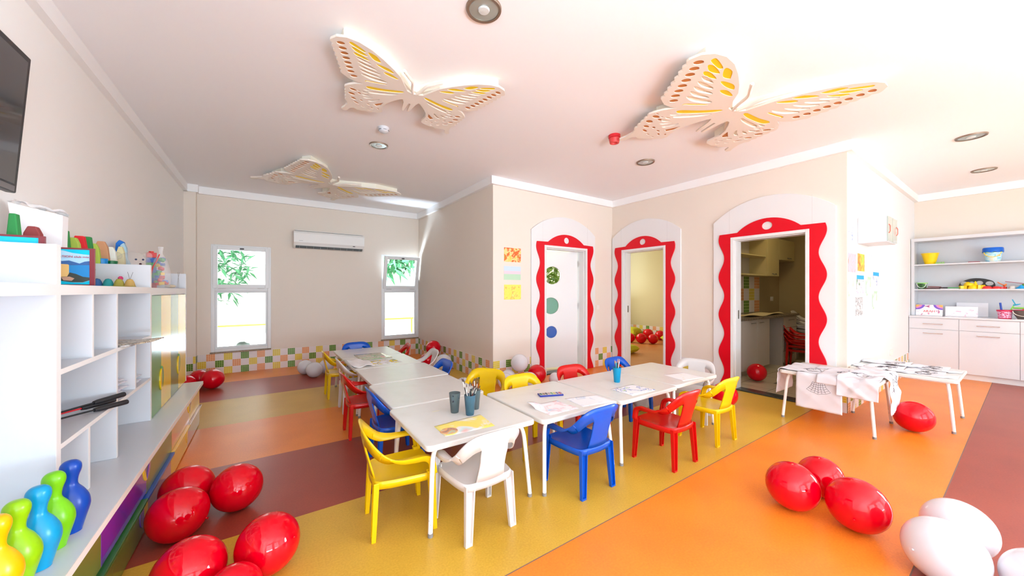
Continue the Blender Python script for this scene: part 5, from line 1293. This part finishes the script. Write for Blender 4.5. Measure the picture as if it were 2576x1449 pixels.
# ------------------------------------------------------------------ right hand cabinets and shelf
cb = thing('base_cabinets', 'white gloss base cabinets with chrome bar handles along the right wall', 'cabinet', (8.87, 1.165, 0))
def cbx(nm, x0, x1, y0, y1, z0, z1, m=WHITE2, par=cb, bev=.0015): return MB().box(x0-8.87, x1-8.87, y0-1.165, y1-1.165, z0, z1).build(nm, m, par, bevel=bev)
cbx('carcass', 8.89, XF-.002, -1.6, 1.165, .09, .93, WHITE); cbx('plinth', 8.93, XF-.002, -1.6, 1.165, 0, .09, MDF)
cbx('worktop', 8.855, XF-.002, -1.6, 1.1655, .93, .957, WHITE2, bev=.003)
for y1, y0 in ((1.165, .640), (.640, .092), (.092, -.456), (-.456, -1.0), (-1.0, -1.6)):
    for z0, z1, nm in ((.753, .926, 'drawer'), (.092, .748, 'door')):
        o = cbx(nm, 8.87, 8.889, y0+.002, y1-.002, z0, z1)
        yc = (y0+y1)/2; zc = z1 - (.088 if nm == 'drawer' else .062)
        MB().tube([(-.025, yc-.105-1.165, zc), (-.025, yc+.105-1.165, zc)], .006, 10).build('handle', CHROME, o, smooth=True)
        for s_ in (-.08, .08): MB().tube([(-.025, yc+s_-1.165, zc), (.0, yc+s_-1.165, zc)], .0045, 8).build('handle_post', CHROME, o, smooth=True)
us = thing('open_shelf_unit', 'white open shelf unit holding beach toys, standing on the right hand cabinets', 'shelf unit', (9.05, 1.165, .958))
def usb(nm, x0, x1, y0, y1, z0, z1): return MB().box(x0-9.05, x1-9.05, y0-1.165, y1-1.165, z0-.958, z1-.958).build(nm, WHITE, us, bevel=.001)
usb('side_panel', 9.05, XF-.004, 1.125, 1.163, .958, 2.20); usb('side_panel', 9.05, XF-.004, -1.6, -1.56, .958, 2.20)
usb('top_board', 9.04, XF-.004, -1.6, 1.163, 2.20, 2.25)
usb('shelf', 9.06, XF-.012, -1.56, 1.125, 1.795, 1.815); usb('shelf', 9.06, XF-.012, -1.56, 1.125, 1.38, 1.40)
usb('back_panel', XF-.012, XF-.004, -1.56, 1.125, .958, 2.20)
Z1, Z2, Z3 = 1.8158, 1.4008, .9578
def bucket(x, y, z, r0, r1, h, m, label, handle=None, rim=None, lidm=None):
    t = thing('toy_bucket', label, 'toy bucket', (x, y, z))
    MB().lathe([(.0005,0),(r0,0),(r0+.001,.004),(r1,h),(r1+.006,h),(r1+.006,h-.008),(r1-.004,h-.008),(r0-.003,.006),(.0005,.006)], 28).build('bucket_body', m, t, smooth=True)
    if rim: MB().lathe([(r1-.002,h-.012),(r1+.010,h-.010),(r1+.010,h),(r1-.002,h+.002)], 28).build('rim', rim, t, smooth=True)
    if lidm:
        n = 48; vs = []; top = []
        prof = [(r1+.012, h-.008 ), (r1+.010, h+.05), (r1+.002, h+.062), (.0005, h+.062)]
        q = MB().lathe(prof, n)
        for i in range(n): x_, y_, z_ = q.v[i]; q.v[i] = (x_, y_, z_ - .008*math.sin(i/n*6.283*9))
        q.build('lid', lidm, t, smooth=True)
    if handle:
        pts = [(math.cos(a)*.0-.0, math.cos(a)*(r1+.008), h-.01-math.sin(a)*(.075)) for a in [math.pi*k/12 for k in range(13)]]
        MB().tube([(-(r1+.003) - .01*math.sin(math.pi*k/12), p[1]*.8, p[2]) for k, p in enumerate(pts)], .004, 8).build('handle', handle, t, smooth=True)
    return t
BY = mat('bucket_yellow', (.88,.60,.0), .3)
bucket(9.19, .965, Z1, .060, .100, .185, BY, 'yellow toy bucket on the top shelf')
bk2 = bucket(9.19, .335, Z1, .070, .090, .155, art('bucket_beach', [(.3,(.80,.74,.55)),(.42,(.55,.80,.86)),(.50,(.12,.50,.75)),(.56,(.60,.82,.88)),(.68,(.62,.35,.12))], 7, 4, .3, (1,1,2.5)), 'beach picture bucket with a wavy blue lid on the top shelf', BY, mat('rim_green', (.15,.5,.1), .4), mat('lid_blue', (.0,.12,.62), .3))
# green rake pieces
def rake(x, y, z, m, label, rot=0, L=.10, n=5, tilt=0):
    t = thing('toy_rake', label, 'toy rake', (x, y, z), rot)
    q = MB().box(-.01,.01,-L/2,L/2,0,.008)
    for k in range(n): yy_ = -L/2 + L*(k+.5)/n; q.box(-.006,.006,yy_-.004,yy_+.004,.008,.032)
    q.box(.01,.085,-.006,.006,0,.008)
    q.xf(Matrix.Rotation(tilt, 4, 'Y')).build('rake_head', m, t, bevel=.001)
    return t
LG = mat('toy_lime', (.25,.68,.10), .35)
rake(9.12, .853, Z1, LG, 'lime toy rake beside the yellow bucket')
o = MB().box(-.09,.09,-.055,.055,0,.014).build('notebook', mat('book_maroon', (.35,.10,.13), .5), loc=(9.18,.51,Z1), rot=(0,0,0), bevel=.002); tag(o, 'thin dark red book lying on the top shelf', 'book')
gb = bucket(9.19, 1.052, Z2, .045, .058, .105, art('bucket_forest', [(.3,(.02,.06,.02)),(.5,(.05,.22,.05)),(.62,(.5,.5,.15))], 14, 2, .3), 'small dark green bucket with a lime rim at the left end of the middle shelf', mat('handle_pale', (.75,.78,.78), .3), LG)
gb.location.x = 9.17
# guitar-like brown rods
def rod(p0, p1, r, m, label, name='toy_stick', grip=None):
    a, b = Vector(p0), Vector(p1); t = thing(name, label, 'toy', a)
    MB().tube([Vector((0,0,0)), (b-a)*.5, b-a], r, 10).build('shaft', m, t, smooth=True)
    if grip: MB().tube([(b-a)*grip[0], (b-a)*grip[1]], r*1.5, 10).build('grip', DARK, t, smooth=True)
rod((9.12,1.02,Z2+.010), (9.12,.82,Z2+.010), .010, mat('stick_brown', (.10,.03,.03), .4), 'dark brown toy stick lying on the middle shelf')
rod((9.10,.98,Z2+.036), (9.13,.84,Z2+.032), .009, mat('stick_maroon', (.20,.06,.06), .4), 'maroon toy stick resting on the brown one on the middle shelf')
rod((9.15,.63,Z2+.019), (9.12,.86,Z2+.019), .007, mat('stick_green', (.05,.35,.08), .4), 'green handled toy net stick on the middle shelf', grip=(.62, 1.0))
tag(MB().box(-.03,.03,-.09,.09,0,.008).build('paper_strip', mat('strip_grey', (.6,.6,.62), .5), loc=(9.13,.755,Z2), bevel=.002), 'flat grey strip lying under the green stick', 'toy')
# black visor tray
vis = thing('black_mask', 'black curved plastic mask with round lenses behind the yellow toys', 'toy mask', (9.30, .495, Z2))
fill([[tuple(p[:2]) for p in cr_spline([(-.17,.02,0),(-.16,.10,0),(-.08,.155,0),(0,.17,0),(.09,.155,0),(.165,.11,0),(.17,.02,0),(.06,.0,0),(-.06,0,0)], 5, True)], ell(-.125,.09,.034,.034), ell(.125,.085,.038,.034), ell(.03,.095,.035,.032), ell(-.045,.09,.03,.028)], .012).xf(Matrix(((0,0,-1,0),(-1,0,0,0),(0,1,0,0),(0,0,0,1)))).build('mask_shell', DARK, vis, bevel=.002)
ln_ = MB()
for cx_, cy_, r_, r2 in ((-.125,.09,.034,.034),(.125,.085,.038,.034),(.03,.095,.035,.032),(-.045,.09,.03,.028)): ln_.prism([(-p, q) for p, q in ell(cx_, cy_, r_, r2)], -.008, -.004, 'x')
ln_.build('lens', mat('lens_grey', (.45,.47,.48), .2), vis)
# yellow, red, blue sand moulds
def mould(x, y, z, r, m, label, kind='star', h=.03, name='sand_mould'):
    if kind == 'star':
        pts = [((r if k % 2 == 0 else r*.62)*math.cos(k*math.pi/5), (r if k % 2 == 0 else r*.62)*math.sin(k*math.pi/5)) for k in range(10)]
        q = MB().prism(pts, 0, h)
    elif kind == 'ring': q = MB().lathe([(r*.5,0),(r,0),(r,h*.6),(r*.8,h),(r*.5,h*.8)], 20)
    elif kind == 'dome': q = MB().lathe([(.0005,0),(r,0),(r*.98,h*.3),(r*.75,h*.8),(r*.3,h),(.0005,h)], 18)
    elif kind == 'cone': q = MB().lathe([(.0005,0),(r,0),(r*1.05,.006),(r*.5,h*.6),(r*.15,h),(.0005,h)], 18)
    tag(q.build(name, m, loc=(x, y, z), smooth=kind != 'star', bevel=.002 if kind == 'star' else 0), label, 'sand mould', 'sand toys on the middle shelf')
CRD = mat('toy_red', (.70,.03,.03), .35); CBL = mat('toy_blue', (.02,.35,.75), .35); CWH = mat('toy_pale', (.62,.60,.58), .35); CGR = mat('toy_green', (.12,.50,.08), .35)
mould(9.16,.61,Z2,.055,BY,'yellow star mould at the left of the yellow pile','star',.05)
mould(9.15,.555,Z2+.051,.045,BY,'yellow ring on top of the left of the yellow pile','ring',.04)
mould(9.14,.52,Z2,.05,BY,'yellow dome in the middle of the yellow pile','dome',.07)
mould(9.20,.50,Z2,.04,BY,'yellow cone sticking up behind the yellow pile','cone',.12)
mould(9.13,.445,Z2,.045,BY,'yellow star at the right of the yellow pile','star',.06)
mould(9.22,.575,Z2,.05,BY,'yellow dome behind the left ring','dome',.11)
mould(9.11,.385,Z2,.050,CRD,'red dome mould, first right of the yellow pile','dome',.045)
mould(9.11,.300,Z2,.045,CRD,'red dome mould between the first one and the orange fork','dome',.04)
mould(9.16,.24,Z2,.035,CRD,'red star under the orange fork','star',.03)
mould(9.13,.160,Z2,.035,CWH,'pale grey dome beside the blue cone','dome',.045)
mould(9.11,.085,Z2,.050,CBL,'blue cone mould at the right of the middle shelf','cone',.055)
mould(9.17,.02,Z2,.04,CWH,'pale dome right of the blue cone','dome',.05)
mould(9.22,.035,Z2+.0,.05,CGR,'green star mould behind the pale dome','star',.07)
mould(9.11,-.06,Z2,.05,mat('toy_navy',(.03,.08,.4),.35),'dark blue star mould at the right photo edge','star',.04)
tag(MB().box(-.04,.04,-.11,.11,0,.008).xf(Matrix.Rotation(R(12),4,'X')).build('toy_shovel', mat('toy_maroon', (.30,.02,.05), .4), loc=(9.27,.12,Z2+.085), bevel=.002), 'dark red toy shovel leaning behind the sand moulds', 'toy shovel')
rk = rake(9.14, .235, Z2+.045, mat('toy_orange', (.85,.20,.03), .35), 'orange toy fork standing among the red moulds', R(60), .05, 4); rk.rotation_euler = (R(35), R(-40), R(70))
# lower compartment: artworks leaning, basket, bowl
def lean(y0, y1, z0, h, m, label, x=9.36, tilt=10, name='leaning_artwork'):
    q = MB().box(0,.003,-(y1-y0)/2,(y1-y0)/2,0,h)
    return tag(q.build(name, m, loc=(x-math.sin(R(tilt))*h*1.0, (y0+y1)/2, z0+.001), rot=(0, R(tilt), 0)), label, 'artwork', 'drawings leaning in the open shelf')
C1 = art('poster_dots', [(.3,(.85,.45,.05)),(.40,(.84,.84,.86)),(.58,(.84,.84,.86)),(.64,(.65,.08,.25)),(.7,(.1,.1,.2))], 16, 51)
q = lean(.825, 1.12, Z3, .18, C1, 'poster with rainbow corners and dots, leaning in the lower compartment', 9.16)
for yy_, s_ in ((.147, -1), (-.147, 1)):
    for k, c in enumerate(((.20,.10,.55),(.75,.25,.5),(.88,.45,.1))):
        r_ = .10-.028*k; pts = [(yy_, .178)] + [(yy_ + s_*r_*math.sin(a), .178 - r_*.8*math.cos(a)) for a in [k2*math.pi/2/8 for k2 in range(9)]]
        MB().prism([(-p[0]*-1, p[1]) for p in pts], -.0012-.0006*k, -.0006, 'x').build('rainbow_band', mat('rainbow_%d' % k, c, .7), q)
Mt = Matrix(((0,0,-1,-.0025),(-1,0,0,.065),(0,1,0,.055),(0,0,0,1)))
text('lettering', 'ARAH', .05, Mt, mat('poster_red', (.75,.12,.12), .7), q, .0006)
lean(.475, .80, Z3, .16, art('poster_hearts', [(.3,(.84,.82,.86)),(.60,(.84,.83,.87)),(.66,(.78,.45,.58)),(.7,(.84,.83,.87))], 13, 53), 'white drawing with small pink hearts, right of the rainbow poster', 9.18)
lean(.385, .70, Z3, .22, mat('paper_tall', (.80,.81,.85), .8), 'tall blank white sheet behind the heart drawing', 9.37, 6)
bs = thing('toy_basket', 'pink and red polka dot toy basket holding beach tools', 'basket', (9.05, .225, Z3))
PKD = art('basket_dots', [(.3,(.80,.50,.66)),(.50,(.78,.45,.62)),(.54,(.55,.02,.10)),(.7,(.55,.02,.10))], 60, 3, .4)
MB().lathe([(.0005,0),(.060,0),(.070,.11),(.066,.11),(.057,.005),(.0005,.005)], 28).build('basket_body', PKD, bs, smooth=True)
MB().lathe([(.066,.105),(.076,.107),(.076,.128),(.066,.13)], 28).build('basket_rim', mat('basket_red', (.62,.01,.08), .35), bs, smooth=True)
MB().lathe([(.0605,.0),(.0615,.012)], 28).build('basket_foot', mat('basket_red', (.62,.01,.08), .35), bs, smooth=True)
rod((9.05, .245, Z3+.02), (9.04, .265, Z3+.235), .011, mat('handle_navy', (.01,.06,.40), .35), 'dark blue tool handle standing in the pink basket', 'toy_spade')
rod((9.05, .215, Z3+.02), (9.03, .140, Z3+.215), .008, LG, 'lime green tool handle leaning in the pink basket', 'toy_spade')
rk = rake(9.06, .135, Z3+.205, mat('toy_cyan', (.02,.38,.62), .35), 'cyan toy rake standing above the pink basket', R(90), .09, 6); rk.rotation_euler = (R(-15), R(-70), R(80))
bw = thing('toy_bowl', 'dark woven bowl of toys at the right photo edge', 'bowl', (9.04, .055, Z3))
MB().lathe([(.0005,0),(.06,0),(.095,.07),(.105,.13),(.10,.13),(.088,.07),(.055,.006),(.0005,.006)], 28).build('bowl_body', mat('bowl_brown', (.12,.10,.09), .6), bw, smooth=True)
MB().lathe([(.10,.126),(.109,.13),(.10,.136)], 28).build('bowl_rim', mat('basket_red', (.62,.01,.08), .35), bw, smooth=True)
MB().tube([(-.10,math.cos(a)*.10,.12-math.sin(a)*.075) for a in [math.pi*k/12 for k in range(13)]], .004, 8).build('handle', mat('handle_cream', (.75,.68,.6), .4), bw, smooth=True)
tag(MB().ball(.045).build('toy_ball', mat('ball_orange', (.75,.16,.06), .4), smooth=True, loc=(9.03,.04,Z3+.115)), 'orange toy ball in the dark bowl', 'ball')
tag(MB().ball(.04,(0,0,0),16,10,(1,2.0,.35)).build('green_disc', LG, smooth=True, loc=(9.06,.09,Z3+.16)), 'lime plastic disc lying on the dark bowl', 'toy')
sheet('paper_sheet', 'white paper sheet lying before the dark bowl', 'sheet of paper', [(8.87,.13),(8.87,-.10),(8.97,-.10),(8.97,.13)], Z3, PAPER)

# ------------------------------------------------------------------ kitchen
kc = thing('kitchen_cabinets', 'white kitchen base cabinets under a granite worktop in the dark kitchen', 'kitchen cabinets', (6.0, 2.56, 0))
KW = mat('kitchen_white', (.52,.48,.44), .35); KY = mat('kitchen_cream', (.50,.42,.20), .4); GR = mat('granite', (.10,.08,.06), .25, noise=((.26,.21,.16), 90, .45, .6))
def kb(nm, x0, x1, y0, y1, z0, z1, m=KW, par=kc, org=(6.0, 2.56, 0)): return MB().box(x0-org[0], x1-org[0], y0-org[1], y1-org[1], z0-org[2], z1-org[2]).build(nm, m, par, bevel=.001)
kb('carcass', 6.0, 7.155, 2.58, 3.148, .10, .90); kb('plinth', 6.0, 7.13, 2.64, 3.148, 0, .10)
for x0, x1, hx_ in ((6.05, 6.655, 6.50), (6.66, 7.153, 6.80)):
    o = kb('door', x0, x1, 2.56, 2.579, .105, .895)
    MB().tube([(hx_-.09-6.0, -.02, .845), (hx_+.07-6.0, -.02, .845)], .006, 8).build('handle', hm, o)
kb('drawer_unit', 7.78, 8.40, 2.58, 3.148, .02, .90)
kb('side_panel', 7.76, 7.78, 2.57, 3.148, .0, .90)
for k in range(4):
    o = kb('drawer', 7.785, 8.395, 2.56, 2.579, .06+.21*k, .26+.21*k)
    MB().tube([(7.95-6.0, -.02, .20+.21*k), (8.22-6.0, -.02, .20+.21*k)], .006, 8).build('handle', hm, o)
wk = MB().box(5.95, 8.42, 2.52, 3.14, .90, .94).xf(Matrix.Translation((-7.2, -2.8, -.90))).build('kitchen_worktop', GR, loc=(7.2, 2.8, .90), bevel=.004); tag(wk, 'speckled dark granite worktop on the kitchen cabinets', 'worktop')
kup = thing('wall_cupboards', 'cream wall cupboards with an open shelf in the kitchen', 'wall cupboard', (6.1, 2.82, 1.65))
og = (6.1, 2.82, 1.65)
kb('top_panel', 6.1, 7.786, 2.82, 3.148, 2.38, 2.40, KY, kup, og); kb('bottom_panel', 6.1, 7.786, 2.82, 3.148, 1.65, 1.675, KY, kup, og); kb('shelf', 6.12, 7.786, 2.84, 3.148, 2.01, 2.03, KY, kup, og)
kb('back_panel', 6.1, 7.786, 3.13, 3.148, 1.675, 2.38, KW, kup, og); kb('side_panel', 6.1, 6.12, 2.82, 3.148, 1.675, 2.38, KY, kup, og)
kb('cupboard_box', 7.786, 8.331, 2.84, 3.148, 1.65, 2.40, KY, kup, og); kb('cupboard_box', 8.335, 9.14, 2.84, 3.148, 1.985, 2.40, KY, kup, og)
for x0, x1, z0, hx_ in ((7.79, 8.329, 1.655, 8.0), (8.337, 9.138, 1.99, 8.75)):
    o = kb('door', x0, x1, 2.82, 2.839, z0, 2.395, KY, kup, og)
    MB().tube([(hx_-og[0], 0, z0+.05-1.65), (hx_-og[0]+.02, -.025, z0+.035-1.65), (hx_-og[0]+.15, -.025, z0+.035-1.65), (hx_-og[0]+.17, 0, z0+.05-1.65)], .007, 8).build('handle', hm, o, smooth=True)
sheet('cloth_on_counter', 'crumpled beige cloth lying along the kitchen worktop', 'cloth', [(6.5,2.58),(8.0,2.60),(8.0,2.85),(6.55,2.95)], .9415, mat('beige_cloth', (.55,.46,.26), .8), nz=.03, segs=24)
bgk = MB().ball(.16, (0,0,0), 16, 10, (1,.8,1.0)); bgk.v = [(x, y, max(z, -.12)) for x, y, z in bgk.v]
tag(bgk.build('black_bag', mat('bag_black', (.008,.008,.009), .6), smooth=True, loc=(7.42, 2.85, .121)), 'black bag on the floor in the gap between the kitchen units', 'bag')
switch('wall_socket', 8.9, 3.149, 1.20, .13, .09, 'beige double socket on the dark kitchen wall', cat='socket')
gm = MB().box(-.10,.10,-.06,.06,0,.003); tag(gm.build('floor_drain', mat('drain_grey', (.14,.12,.10), .5), loc=(6.27,2.10,.0005)), 'dark rectangular floor drain in the kitchen floor', 'drain')

# delete the unused placeholder label if any chair colour stayed unplaced
for c_n in PROTO:
    if c_n not in used:
        for ch in [x for x in D.objects if x.parent == PROTO[c_n]]: D.objects.remove(ch)
        D.objects.remove(PROTO[c_n])
